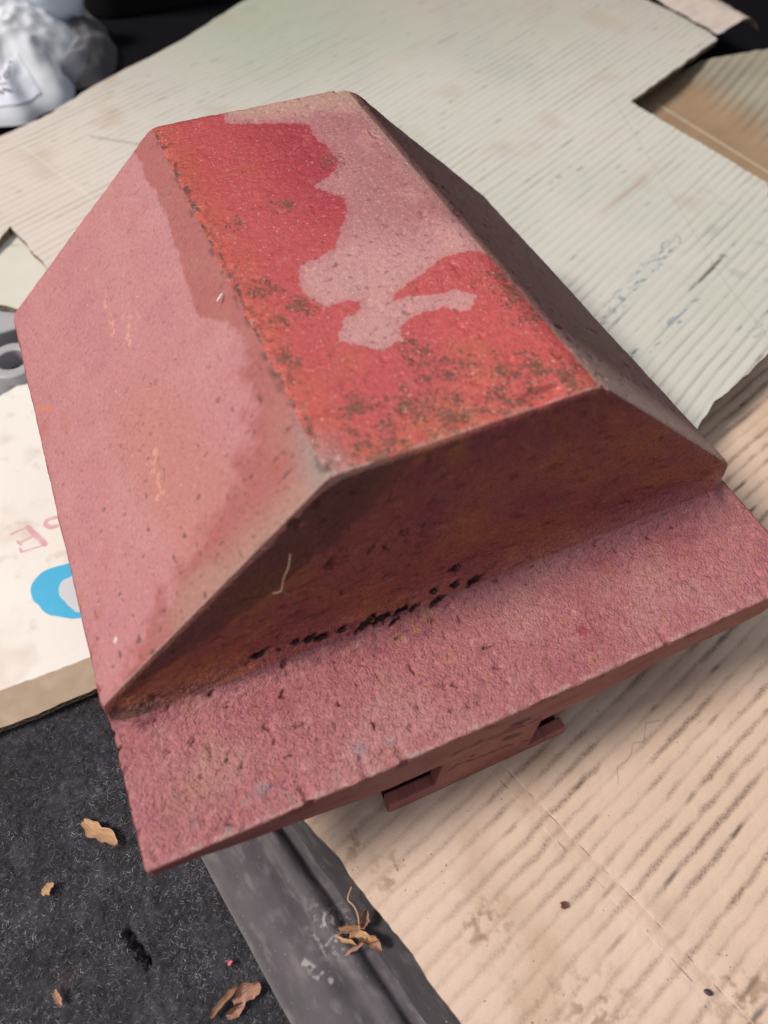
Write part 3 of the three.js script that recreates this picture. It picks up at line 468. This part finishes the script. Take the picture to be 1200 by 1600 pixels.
const frontT = paint(1344, 480, (u, v, c) => {
  const x = mix(-HA, HA, u), y = v * H, n1 = fb(x * 22, y * 34, 73, 4), n2 = fb(x * 90, y * 170, 75, 3), n3 = ns(x * 800, y * 1100, 3);
  c[0] = 0.38; c[1] = 0.1; c[2] = 0.084; c[3] = 0.42; mx(c, [0.48, 0.155, 0.06], ss(-0.05, 0.4, n1 + 0.4 * n2) * 0.8); mx(c, [0.31, 0.06, 0.08], ss(0.05, 0.45, -n1) * 0.8 + 0.5 * ss(0.65, 0.95, v) * ss(-0.2, 0.2, -n1 + 0.1)); mx(c, [0.52, 0.17, 0.14], ss(0.1, 0.5, n2) * 0.5); mx(c, [0.12, 0.03, 0.03], ss(0.12, 0.45, fb(x * 70, y * 210, 79, 4)) * 0.6);
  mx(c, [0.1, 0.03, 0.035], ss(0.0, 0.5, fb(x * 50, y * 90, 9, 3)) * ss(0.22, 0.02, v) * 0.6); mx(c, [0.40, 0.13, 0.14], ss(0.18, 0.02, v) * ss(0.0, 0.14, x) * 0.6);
  mx(c, [0.07, 0.035, 0.025], ss(0.01, 0.002, y - (H - VS) * cl((x + HA) / (HA - XL)) * 0 - 0.004) * ss(-0.1, -0.14, x) * 0.8);
  const xe = (x < 0 ? (x + HA) / (HA - XL) : (HA - x) / (HA - XR)), ye = VS + (H - VS) * cl(xe); mx(c, [0.08, 0.04, 0.03], ss(0.006, 0.001, ye - y + 0.006 * n2) * ss(-0.04, -0.09, x) * 0.6);
  mx(c, [0.3, 0.13, 0.09], Math.max(0, ss(0.005, 0.001, Math.hypot((x - 0.0575) / 1.6, y - 0.0345))) * 0.6);
  mx(c, [0.5, 0.3, 0.25], ss(0.66, 0.86, ns(x * 420, y * 700, 33)) * 0.35); mx(c, [0.04, 0.02, 0.02], ss(0.45, 0.75, ns(x * 330, y * 520, 37)) * 0.55);
  const p = pitAt(x, y); mx(c, [0.035, 0.022, 0.024], ss(0.3, 1, p) * 0.9); c[3] = mix(c[3], 0.3, p * 0.5);  // pits coloured near black for the shade in the hollows
  const k = 1 + 0.14 * n3 + 0.22 * ns(x * 430, y * 620, 8); c[0] *= k; c[1] *= k; c[2] *= k; c[3] += 0.12 * n2;
});
const shelfT = paint(1408, 320, (u, v, c) => { // v from crease to front edge
  const x = mix(-HA, HA, u), z = v * 0.061, n1 = fb(x * 30, z * 30, 83, 4), n2 = fb(x * 170, z * 170, 85, 3), n3 = ns(x * 850, z * 850, 3);
  c[0] = 0.40; c[1] = 0.145; c[2] = 0.162; c[3] = 0.7; mx(c, [0.43, 0.19, 0.195], ss(0, 0.35, n1) * 0.8); mx(c, [0.35, 0.105, 0.125], ss(0.05, 0.4, -n1) * 0.7); mx(c, [0.38, 0.2, 0.15], ss(0.05, 0.38, fb(x * 38 + 3, z * 38, 11, 3)) * (0.3 + 0.12 * ss(0.0, -0.1, x)));
  mx(c, [0.42, 0.2, 0.09], ss(0.014, 0.003, Math.hypot(x + 0.022, (z - 0.010) * 1.2)) * ss(-0.1, 0.25, n2) * 0.8); mx(c, [0.4, 0.17, 0.07], ss(0.22, 0.45, fb(x * 120, z * 120, 19, 3)) * 0.35);
  mx(c, [0.2, 0.06, 0.075], ss(0.008, 0.001, z + 0.003 * n1) * ss(0.07, -0.02, x) * 0.6); mx(c, [0.26, 0.24, 0.26], ss(0.18, 0.4, fb(x * 90, z * 90, 21, 3)) * ss(0.025, 0.05, z) * ss(0.03, -0.05, x) * 0.5);
  mx(c, [0.56, 0.3, 0.29], ss(0.12, 0.5, n2) * 0.35); mx(c, [0.13, 0.05, 0.055], ss(0.1, 0.5, -n2 + 0.1 * n3) * 0.35 + ss(0.5, 0.75, ns(x * 380, z * 380, 41)) * 0.45);
  mx(c, [0.28, 0.04, 0.06], ss(0.0032, 0.0015, Math.hypot(x - 0.0429, z - 0.0411) + 0.0012 * n2) * 0.7); mx(c, [0.5, 0.38, 0.36], ss(0.0575, 0.0605, z) * ss(-0.2, 0.2, n2) * 0.45);
  const p = z < 0.012 ? pitAt(x, -z) : 0; mx(c, [0.035, 0.022, 0.024], ss(0.35, 1, p) * 0.85);  // same painted pit shade on the shelf side of the crease
  const k = 1 + 0.12 * n3 + 0.17 * ns(x * 430, z * 430, 8); c[0] *= k; c[1] *= k; c[2] *= k; c[3] += 0.08 * n2;
});
const rimT = paint(1280, 160, (u, v, c) => {
  const x = mix(-HA, HA, u), y = mix(0, -0.05, v), n1 = fb(x * 40, y * 60, 93, 4), n2 = fb(x * 190, y * 220, 95, 3);
  c[0] = 0.30; c[1] = 0.1; c[2] = 0.092; c[3] = 0.72; mx(c, [0.24, 0.06, 0.055], ss(0, 0.35, n1) * 0.8); mx(c, [0.36, 0.15, 0.12], ss(0.05, 0.4, -n1) * 0.6 + ss(0.1, 0.45, n2) * 0.3); mx(c, [0.36, 0.16, 0.06], ss(0.08, 0.13, x) * ss(-0.1, 0.3, n2) * 0.5);
  mx(c, [0.5, 0.36, 0.33], ss(-0.003, -0.0005, y) * ss(-0.2, 0.2, n2) * 0.4); mx(c, [0.05, 0.02, 0.02], gash(x, y) * 0.85); mx(c, [0.16, 0.05, 0.05], ss(0.4, 0.7, ns(x * 380, y * 380, 3)) * 0.5);  // crevice shade painted dark along the open seam
});
{
  const b = thing('painted_block', 'heavy red painted cast metal block with flat top and sloping sides', 'metal block', [0, -0.0825, -0.1]);
  const off = g => g.translate(0, 0.0825, 0.1);
  const multi = (name, list) => {
    const g = mergeGeometries(list.map(l => off(l[0])), true); return part(name, g, list.map(l => l[1]), b);
  };
  const zt0 = -LEN + D2, zt1 = -D1;
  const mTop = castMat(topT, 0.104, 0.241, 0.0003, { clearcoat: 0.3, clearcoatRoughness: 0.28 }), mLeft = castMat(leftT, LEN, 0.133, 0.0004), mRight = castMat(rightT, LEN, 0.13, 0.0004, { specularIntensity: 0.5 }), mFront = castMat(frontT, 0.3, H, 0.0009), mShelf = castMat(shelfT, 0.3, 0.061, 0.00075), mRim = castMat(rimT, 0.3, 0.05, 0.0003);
  const plain = new THREE.MeshStandardMaterial({ color: new THREE.Color().setRGB(0.26, 0.07, 0.065), roughness: 0.75 });
  const wL = y => y < VS ? -HA : mix(-HA, -XL, (y - VS) / (H - VS)), wR = y => y < VS ? HA : mix(HA, XR, (y - VS) / (H - VS));
  multi('raised_body', [
    [casting(150, 330, quad([-XL, H, zt0], [XR, H, zt0], [XR, H, zt1], [-XL, H, zt1]), true), mTop],
    [casting(340, 190, quad([-HA, VS, -LEN], [-HA, VS, 0], [-XL, H, zt1], [-XL, H, zt0])), mLeft],
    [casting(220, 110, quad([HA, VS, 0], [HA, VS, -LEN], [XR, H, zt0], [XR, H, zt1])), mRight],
    [casting(430, 150, (s, t) => { const y = t * H; return V(mix(wL(y), wR(y), s), y, -D1 * t); }), mFront],
    [casting(120, 40, (s, t) => { const y = t * H; return V(mix(wR(y), wL(y), s), y, -LEN + D2 * t); }), plain],
    [casting(200, 10, quad([-HA, 0, -LEN], [-HA, 0, 0], [-HA, VS, 0], [-HA, VS, -LEN])), plain],
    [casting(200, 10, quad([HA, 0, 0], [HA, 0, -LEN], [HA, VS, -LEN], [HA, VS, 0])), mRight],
  ]);
  multi('base_plate', [
    [casting(440, 100, (s, t) => { const x = mix(-HA, HA, s); return V(x, 0, t * frontZ(x)); }, true), mShelf],
    [casting(440, 60, (s, t) => { const x = mix(-HA, HA, s); const y = mix(0, plateBottom(x), t); return V(x, y, frontZ(x) + 0.08 * y); }, true), mRim],
    [casting(120, 24, quad([HA, 0, SH], [HA, 0, -LEN], [HA, plateBottom(HA), -LEN], [HA, plateBottom(HA), SH]), true), plain],
    [casting(120, 16, quad([-HA, 0, -LEN], [-HA, 0, SH], [-HA, plateBottom(-HA), SH], [-HA, plateBottom(-HA), -LEN]), true), plain],
    [casting(60, 16, quad([HA, 0, -LEN], [-HA, 0, -LEN], [-HA, -0.014, -LEN], [HA, -0.03, -LEN]), true), plain],
    [grid(120, 60, (s, t) => { const x = mix(-HA, HA, s) * 0.995; return V(x, plateBottom(x) + 0.0002, mix(-LEN + 0.002, frontZ(x) + 0.08 * plateBottom(x) - 0.0025, t)); }), plain],
  ]);
  // T-shaped rail under the plate
  const prof = p => new THREE.Shape(p.map(q => new THREE.Vector2(...q))), bev = { bevelEnabled: true, bevelThickness: 0.0008, bevelSize: 0.0008, bevelSegments: 2, bevelOffset: -0.0008, steps: 1 };
  const e1 = new THREE.ExtrudeGeometry(prof([[-0.0282, -0.034], [-0.0308, -0.0703], [-0.0542, -0.0690], [-0.0545, -0.0805], [-0.0525, -0.0825], [0.041, -0.0825], [0.0430, -0.0805], [0.0415, -0.0735], [0.0205, -0.0765], [0.0217, -0.034]]), { depth: 0.0045, ...bev }); e1.translate(0, 0, 0.0527);
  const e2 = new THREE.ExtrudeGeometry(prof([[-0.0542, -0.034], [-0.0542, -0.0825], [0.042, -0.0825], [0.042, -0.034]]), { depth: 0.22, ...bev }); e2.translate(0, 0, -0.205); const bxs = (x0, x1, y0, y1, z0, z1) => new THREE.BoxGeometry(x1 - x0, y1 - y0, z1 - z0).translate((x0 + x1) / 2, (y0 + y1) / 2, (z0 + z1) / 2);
  const e3 = [e2, ...[bxs(-0.0538, 0.0415, -0.0822, -0.0802, 0.0155, 0.0525), bxs(-0.0285, 0.0205, -0.08, -0.036, 0.0155, 0.0525), bxs(-0.0538, -0.0508, -0.08, -0.036, 0.0155, 0.045), bxs(0.0385, 0.0415, -0.08, -0.036, 0.0155, 0.045)].map(q => q.toNonIndexed())];  // unseen block, walls and floor added to keep light out of the notch
  part('notch_shade_block', off(mergeGeometries(e3)), new THREE.MeshStandardMaterial({ color: new THREE.Color().setRGB(0.045, 0.014, 0.012), roughness: 0.85 }), b);  // near-black colour stands in for the shade inside the notch
  const eg = e1;
  const uv = eg.attributes.uv, pp = eg.attributes.position; for (let i = 0; i < uv.count; i++) uv.setXY(i, (pp.getX(i) + HA) / 0.3, -pp.getY(i) / 0.09);
  part('foot_rail', off(eg), castMat(rimT, 0.3, 0.05, 0.0003), b);
}

// ------------------------------------------------------------------ carpet pile
{
  const seg = new THREE.TubeGeometry(new THREE.QuadraticBezierCurve3(V(-0.5, 0, 0), V(0, 0.22, 0.32), V(0.5, 0.03, 0)), 3, 0.034, 3);
  const n = 64000, im = new THREE.InstancedMesh(seg, new THREE.MeshStandardMaterial({ color: 0xffffff, roughness: 0.8 }), n), M = new THREE.Matrix4(), Q = new THREE.Quaternion(), E = new THREE.Euler(), col = new THREE.Color();
  for (let i = 0; i < n; i++) {
    const x = rr(-0.275, -0.115), z = rr(-0.07, 0.14), l = rr(0.0007, 0.0021), d = ss(-0.3, 0.5, fb(x * 45, z * 45, 2, 3));
    E.set(rr(-0.4, 0.4), rnd() * 6.283, rr(-0.25, 0.25)); Q.setFromEuler(E);
    const sl = dLine([[-0.1795, 0.0555], [-0.1775, 0.0605], [-0.1755, 0.0655], [-0.1735, 0.0715]], x, z) < 0.0015;
    M.compose(V(x, sl ? FLOOR - 0.002 : FLOOR + 0.0062 + 0.0012 * fb(x * 70, z * 70, 0, 3) + rr(-0.0006, 0.0006), z), Q, V(l, l * 0.7, l * rr(0.6, 1.2))); im.setMatrixAt(i, M);
    const b = (rnd() < 0.10 ? rr(0.45, 0.9) : rr(0.03, 0.26)) * (0.65 + 0.7 * d) * (1 + 0.6 * ns(x * 260, z * 260, 15)) * (0.5 + 0.5 * ss(-0.06, 0.02, z)); col.setRGB(b, b * 0.98, b * 1.14); im.setColorAt(i, col);  // fibres dimmed in colour towards the printed sheet, as its shadow
  }
  im.name = 'carpet_fibres'; im.castShadow = im.receiveShadow = true; im.userData = { kind: 'stuff', label: 'short grey fibres standing out of the black boot carpet', category: 'fibres' }; scene.add(im);
}

// ------------------------------------------------------------------ plastic bag, box and fitting in the back
{
  const C0 = V(-0.125, -0.055, -0.86), t = thing('plastic_bag', 'crumpled white plastic bag with small dark print at the top left', 'plastic bag', [C0.x, FLOOR, C0.z]);
  const film = new THREE.MeshPhysicalMaterial({ color: new THREE.Color().setRGB(0.86, 0.92, 1.0), roughness: 0.85, transmission: 0.25, thickness: 0, clearcoat: 0.12, clearcoatRoughness: 0.4 });
  const bagP = (a, r) => { // direction and share of the radius; a slack heap of film with folds
    const x = 0.092 * r * Math.sin(a), z = 0.172 * r * Math.cos(a), w = 1 + 0.10 * ns(Math.sin(a) * 2.2 + 3, Math.cos(a) * 2.2, 1), dome = Math.pow(Math.max(0, 1 - r * r), 0.75);
    const f = Math.abs(ns(x * 22 + 4, z * 13, 2)), g = Math.abs(ns(x * 48 + z * 20, z * 30, 7));
    return V(x * w, 0.003 + dome * (0.062 - 0.017 * f - 0.006 * g) + 0.002 * Math.min(1, dome * 3) * ns(x * 90, z * 60, 4), z * w);
  };
  part('bag_body', grid(150, 70, (u, v) => bagP((u - 0.5) * 6.2832, 1 - v)), film, t);
  // twisted corner with flat facets
  const K = V(0.078, 0.050, -0.005);
  const kg = new THREE.IcosahedronGeometry(1, 3), kp = kg.attributes.position;
  for (let i = 0; i < kp.count; i++) { const x = kp.getX(i), y = kp.getY(i), z = kp.getZ(i), k = 1 - 0.3 * Math.abs(ns(x * 1.7 + 2, y * 1.7, z * 1.7)) + 0.12 * ns(x * 4, y * 4, z * 4); kp.setXYZ(i, K.x + x * 0.034 * k - y * 0.010, K.y + y * 0.030 * k, K.z + z * 0.022 * k); }
  const kg2 = mergeVertices(kg.deleteAttribute('normal') && kg.deleteAttribute('uv'), 1e-5); kg2.computeVertexNormals(); part('knotted_corner', kg2, film, t);
  // clear film hanging down at the right
  const clear = new THREE.MeshPhysicalMaterial({ color: new THREE.Color().setRGB(0.5, 0.5, 0.56), roughness: 0.5, transmission: 0.9, thickness: 0, side: THREE.DoubleSide });
  part('clear_film', grid(80, 24, (u, v) => { const a = mix(0.75, 2.6, u), e = ss(0, 0.15, u) * ss(1, 0.85, u), p = bagP(a, mix(0.9, 0.97, v)), o = v * (0.034 + 0.004 * ns(u * 9, 2, 2)) * e; return V(p.x + Math.sin(a) * o, mix(p.y + 0.002, 0.001, v * v) + 0.012 * e * Math.sin(Math.PI * v) * (0.7 + 0.5 * ns(u * 11, v * 3, 3)), p.z + Math.cos(a) * o * 1.3); }), clear, t);
  // printed scribble
  const cv = document.createElement('canvas'); cv.width = 512; cv.height = 384; const g = cv.getContext('2d'); g.fillStyle = '#dfe5f2'; g.fillRect(0, 0, 512, 384); g.strokeStyle = g.fillStyle = '#3a3644'; g.lineWidth = 11;
  g.font = 'bold 110px serif'; g.fillText('9·6', 60, 190); g.save(); g.translate(262, 210); g.rotate(-0.85); g.font = 'italic bold 100px serif'; g.fillText('eney', 0, 0); g.restore();
  g.beginPath(); g.moveTo(10, 236); g.quadraticCurveTo(130, 226, 250, 236); g.stroke(); g.lineWidth = 8; g.beginPath(); for (let i = 0; i < 9; i++) { g.moveTo(40 + i * 26, 275 + (i % 3) * 10); g.arc(52 + i * 26, 275 + (i % 3) * 10, 12, 0, 4.5); } g.stroke();
  const pt = new THREE.CanvasTexture(cv); pt.colorSpace = THREE.SRGBColorSpace;
  part('print', grid(24, 18, (u, v) => { const p = bagP(mix(-0.28, 0.38, u), mix(0.93, 0.66, v)); p.y += 0.0012; return p; }), new THREE.MeshPhysicalMaterial({ map: pt, roughness: 0.6 }), t);
}
{
  const t = thing('storage_box', 'black plastic box with rounded corners in the dark behind the cardboard', 'box', [0.075, FLOOR, -0.98]);
  const m = new THREE.MeshPhysicalMaterial({ color: new THREE.Color().setRGB(0.006, 0.007, 0.008), roughness: 0.4 });
  const s = new THREE.Shape(); s.absarc(-0.05, -0.03, 0.03, Math.PI, Math.PI * 1.5); s.absarc(0.05, -0.03, 0.03, Math.PI * 1.5, 0); s.absarc(0.05, 0.03, 0.03, 0, Math.PI / 2); s.absarc(-0.05, 0.03, 0.03, Math.PI / 2, Math.PI);
  const b = new THREE.ExtrudeGeometry(s, { depth: 0.10, bevelSize: 0.006, bevelThickness: 0.006, bevelSegments: 4, curveSegments: 12 }); b.rotateX(-Math.PI / 2); part('box_body', b, m, t);
  const l = new THREE.ExtrudeGeometry(s, { depth: 0.008, bevelSize: 0.009, bevelThickness: 0.004, bevelSegments: 4, curveSegments: 12 }); l.rotateX(-Math.PI / 2); l.translate(0, 0.115, 0); part('lid', l, new THREE.MeshPhysicalMaterial({ color: new THREE.Color().setRGB(0.008, 0.014, 0.015), roughness: 0.3 }), t);
}
{
  const t = thing('pipe_fitting', 'grey plastic fitting with a round dark hole beside the left corner of the block', 'fitting', [-0.173, FLOOR, -0.322]);
  const m = new THREE.MeshStandardMaterial({ color: new THREE.Color().setRGB(0.40, 0.40, 0.43), roughness: 0.5 }), dk = new THREE.MeshStandardMaterial({ color: new THREE.Color().setRGB(0.03, 0.02, 0.02), roughness: 0.8 });
  part('collar', new THREE.LatheGeometry([[0.0098, 0.002], [0.0098, 0.019], [0.0106, 0.0205], [0.0168, 0.0205], [0.0185, 0.0188], [0.0188, 0.010], [0.021, 0.0085], [0.021, 0.002]].map(p => new THREE.Vector2(...p)), 56), m, t);
  part('bore_shade_disc', new THREE.CylinderGeometry(0.0097, 0.0097, 0.004, 40).translate(0, 0.004, 0), dk, t);  // near-black disc stands for the shade down the hole
  const s = new THREE.Shape([[-0.06, -0.095], [0.012, -0.105], [0.02, -0.036], [-0.06, -0.030]].map(p => new THREE.Vector2(...p))), g = new THREE.ExtrudeGeometry(s, { depth: 0.014, bevelSize: 0.002, bevelThickness: 0.002, bevelSegments: 3 }); g.rotateX(Math.PI / 2); g.translate(0, 0.018, 0); part('mounting_flange', g, m, t);
}

// ------------------------------------------------------------------ bits of wood, leaf and straw
const shade = (r, g, b, s) => { const t = paint(64, 32, (u, v, c) => { const n = fb(u * 3 + s, v * 14, s, 3); c[0] = r * (1 + 0.8 * n); c[1] = g * (1 + 0.8 * n); c[2] = b * (1 + 0.8 * n); c[3] = 0.8; }); return new THREE.MeshStandardMaterial({ ...t, roughness: 1 }); };
const tan_ = shade(0.47, 0.28, 0.15, 1), brown = shade(0.27, 0.15, 0.09, 2), pinkish = shade(0.36, 0.20, 0.14, 3), pale = shade(0.36, 0.27, 0.19, 4);
function flake(L, W, curl, bend, s, th = 0.0005) { // a splinter or a piece of leaf, u along it
  const f = top => (u, v) => {
    const w = W * (0.35 + 0.65 * Math.sin(Math.PI * cl(u * 0.94 + 0.05))) * (1 + 0.5 * ns(u * 5, s * 3.1, v > 0.5 ? 1 : 7)), q = v - 0.5;
    return V((u - 0.5) * L + 0.05 * L * ns(v * 4, s, 3), curl * W * 4 * q * q + bend * L * (0.25 - (u - 0.5) ** 2) * 2 + 0.06 * W * ns(u * 9, v * 5, s) + (top ? th : 0), q * w + 0.12 * L * ns(u * 2, s, 5) * 0.6);
  };
  const a = grid(18, 8, f(true), true), b = grid(18, 8, f(false));
  return mergeGeometries([a, b]);
}
const put = (g, x, y, z, ry, rx = 0, rz = 0) => g.rotateX(rx).rotateZ(rz).rotateY(ry).translate(x, y, z);
const GY_ = FLOOR + 0.0064;
{
  let t = thing('wood_chip', 'light tan wood chip lying on the black carpet left of the block', 'wood chip', [-0.182, GY_, 0.0105]);
  part('chip', put(flake(0.0205, 0.0066, 0.1, 0.04, 1, 0.0008), 0, 0.001, 0, -0.92), tan_, t);
  t = thing('wood_chip', 'tiny pale wood crumb on the carpet below the larger tan chip', 'wood chip', [-0.208, GY_, 0.025]);
  part('chip', put(flake(0.0062, 0.004, 0.1, 0.05, 2, 0.001), 0, 0.001, 0, 0.5), tan_, t);
  t = thing('wood_chip', 'small narrow brown splinter on the carpet at the bottom left', 'wood chip', [-0.2107, GY_, 0.0688]);
  part('chip', put(flake(0.007, 0.0026, 0.2, 0.08, 3, 0.0007), 0, 0.001, 0, -1.35), pinkish, t);
  t = thing('dry_leaf', 'curled brown dry leaf piece on the carpet beside the rubber seal', 'leaf', [-0.143, GY_, 0.0995]);
  part('leaf_half', put(flake(0.0125, 0.0065, 0.35, 0.06, 4, 0.0003), 0.0050, 0.002, -0.0008, 0.15, 0.35), pinkish, t);
  part('leaf_half', put(flake(0.0150, 0.0034, 0.5, 0.10, 5, 0.0003), -0.0042, 0.0015, -0.0005, 0.42, -0.4), brown, t);
  part('leaf_half', put(flake(0.0075, 0.0045, 0.6, 0.06, 6), -0.0015, 0.001, 0.0026, 0.2, 0.5), pinkish, t);
  t = thing('dry_leaf', 'crumpled brown dry leaf with a thin stalk lying in the groove of the rubber seal', 'leaf', [-0.0865, FLOOR + 0.0055, 0.0965]);
  part('leaf_half', put(flake(0.0115, 0.0042, 0.5, 0.08, 7, 0.0003), -0.0035, 0.003, -0.003, -0.3, 0.4), brown, t);
  part('leaf_half', put(flake(0.0125, 0.0040, 0.6, 0.10, 8, 0.0003), 0.001, 0.0032, 0.0045, -0.55, -0.3), tan_, t);
  part('leaf_half', put(flake(0.008, 0.0045, 0.5, 0.1, 9, 0.0003), 0.0055, 0.003, 0.0075, -1.2, 0.3), pinkish, t);
  part('leaf_half', put(flake(0.0075, 0.0038, 0.7, 0.1, 10, 0.0003), 0.0035, 0.0045, -0.003, 0.9, 0.5), brown, t);
  part('leaf_half', put(flake(0.0095, 0.0018, 0.3, 0.06, 11), -0.006, 0.0045, 0.002, -0.75, 0.1), tan_, t);
  part('leaf_half', put(flake(0.009, 0.0018, 0.3, 0.06, 12), -0.004, 0.0065, 0.0062, 0.1, 0.2), pinkish, t);
  part('stalk', new THREE.TubeGeometry(new THREE.CatmullRomCurve3([V(0.001, 0.004, 0), V(0.0025, 0.006, -0.005), V(0.0022, 0.0062, -0.0092), V(0.0008, 0.006, -0.0125), V(0.0042, 0.006, -0.0165)]), 24, 0.00042, 6), tan_, t);
  t = thing('paper_scrap', 'tiny pink scrap on the carpet above the curled leaf', 'scrap', [-0.1413, GY_, 0.0856]);
  part('scrap', put(flake(0.0022, 0.002, 0.3, 0.05, 13, 0.0006), 0, 0.0008, 0, 0.4), new THREE.MeshStandardMaterial({ color: new THREE.Color().setRGB(0.62, 0.16, 0.2), roughness: 0.7 }), t);
  t = thing('rust_flake', 'small dark red flake on the tan cardboard below the block', 'flake', [0.0009, -0.0821, 0.1247]);
  part('flake', put(flake(0.003, 0.003, 0.1, 0.02, 14, 0.0006), 0, 0.0003, 0, 0.7), new THREE.MeshStandardMaterial({ color: new THREE.Color().setRGB(0.13, 0.035, 0.03), roughness: 0.8 }), t);
  t = thing('seed', 'dark oval seed on the seam of the tan cardboard', 'seed', [0.0389, -0.0822, 0.177]);
  part('seed_body', new THREE.SphereGeometry(0.0016, 16, 10).scale(1.2, 0.5, 0.7).rotateY(-0.8).translate(0, 0.0006, 0), new THREE.MeshStandardMaterial({ color: new THREE.Color().setRGB(0.05, 0.035, 0.04), roughness: 0.5 }), t);
  t = thing('straw_root', 'thin pale forked straw stuck on the dark front face of the block', 'straw', [-0.0716, 0.0587, 0.0002]);
  const z = 0.0008, st = [V(-0.0674, 0.0720, z), V(-0.0690, 0.0665, z + 0.0012), V(-0.0716, 0.0587, z + 0.0006), V(-0.0735, 0.0530, z + 0.0014), V(-0.0764, 0.0509, z)].map(p => p.sub(t.position));
  part('stem', new THREE.TubeGeometry(new THREE.CatmullRomCurve3(st), 30, 0.00024, 6), pale, t);
  part('fork', new THREE.TubeGeometry(new THREE.CatmullRomCurve3([st[3], V(-0.0722, 0.0500, z + 0.001).sub(t.position), V(-0.0705, 0.0460, z + 0.0005).sub(t.position)]), 14, 0.0002, 6), pale, t);
  t = thing('thread', 'short pale curled thread lying on the right part of the ledge', 'thread', [0.0764, 0.001, 0.009]);
  part('fibre', new THREE.TubeGeometry(new THREE.CatmullRomCurve3([V(0.0005, 0.0004, -0.0031), V(0.001, 0.001, -0.0002), V(0, 0.0012, 0.0024), V(-0.0031, 0.0004, 0.0033)]), 20, 0.0002, 6), pale, t);
  t = thing('splinter', 'tiny whitish splinter on the ridge between top and left slope of the block', 'splinter', [-0.0560, 0.0985, -0.1056]);
  part('sliver', put(flake(0.0040, 0.0007, 0.2, 0.02, 15, 0.0003), 0, 0.0003, 0, 0.55, 0, 0.4), new THREE.MeshStandardMaterial({ color: new THREE.Color().setRGB(0.7, 0.68, 0.66), roughness: 0.6 }), t);
}

renderer.render(scene, camera);
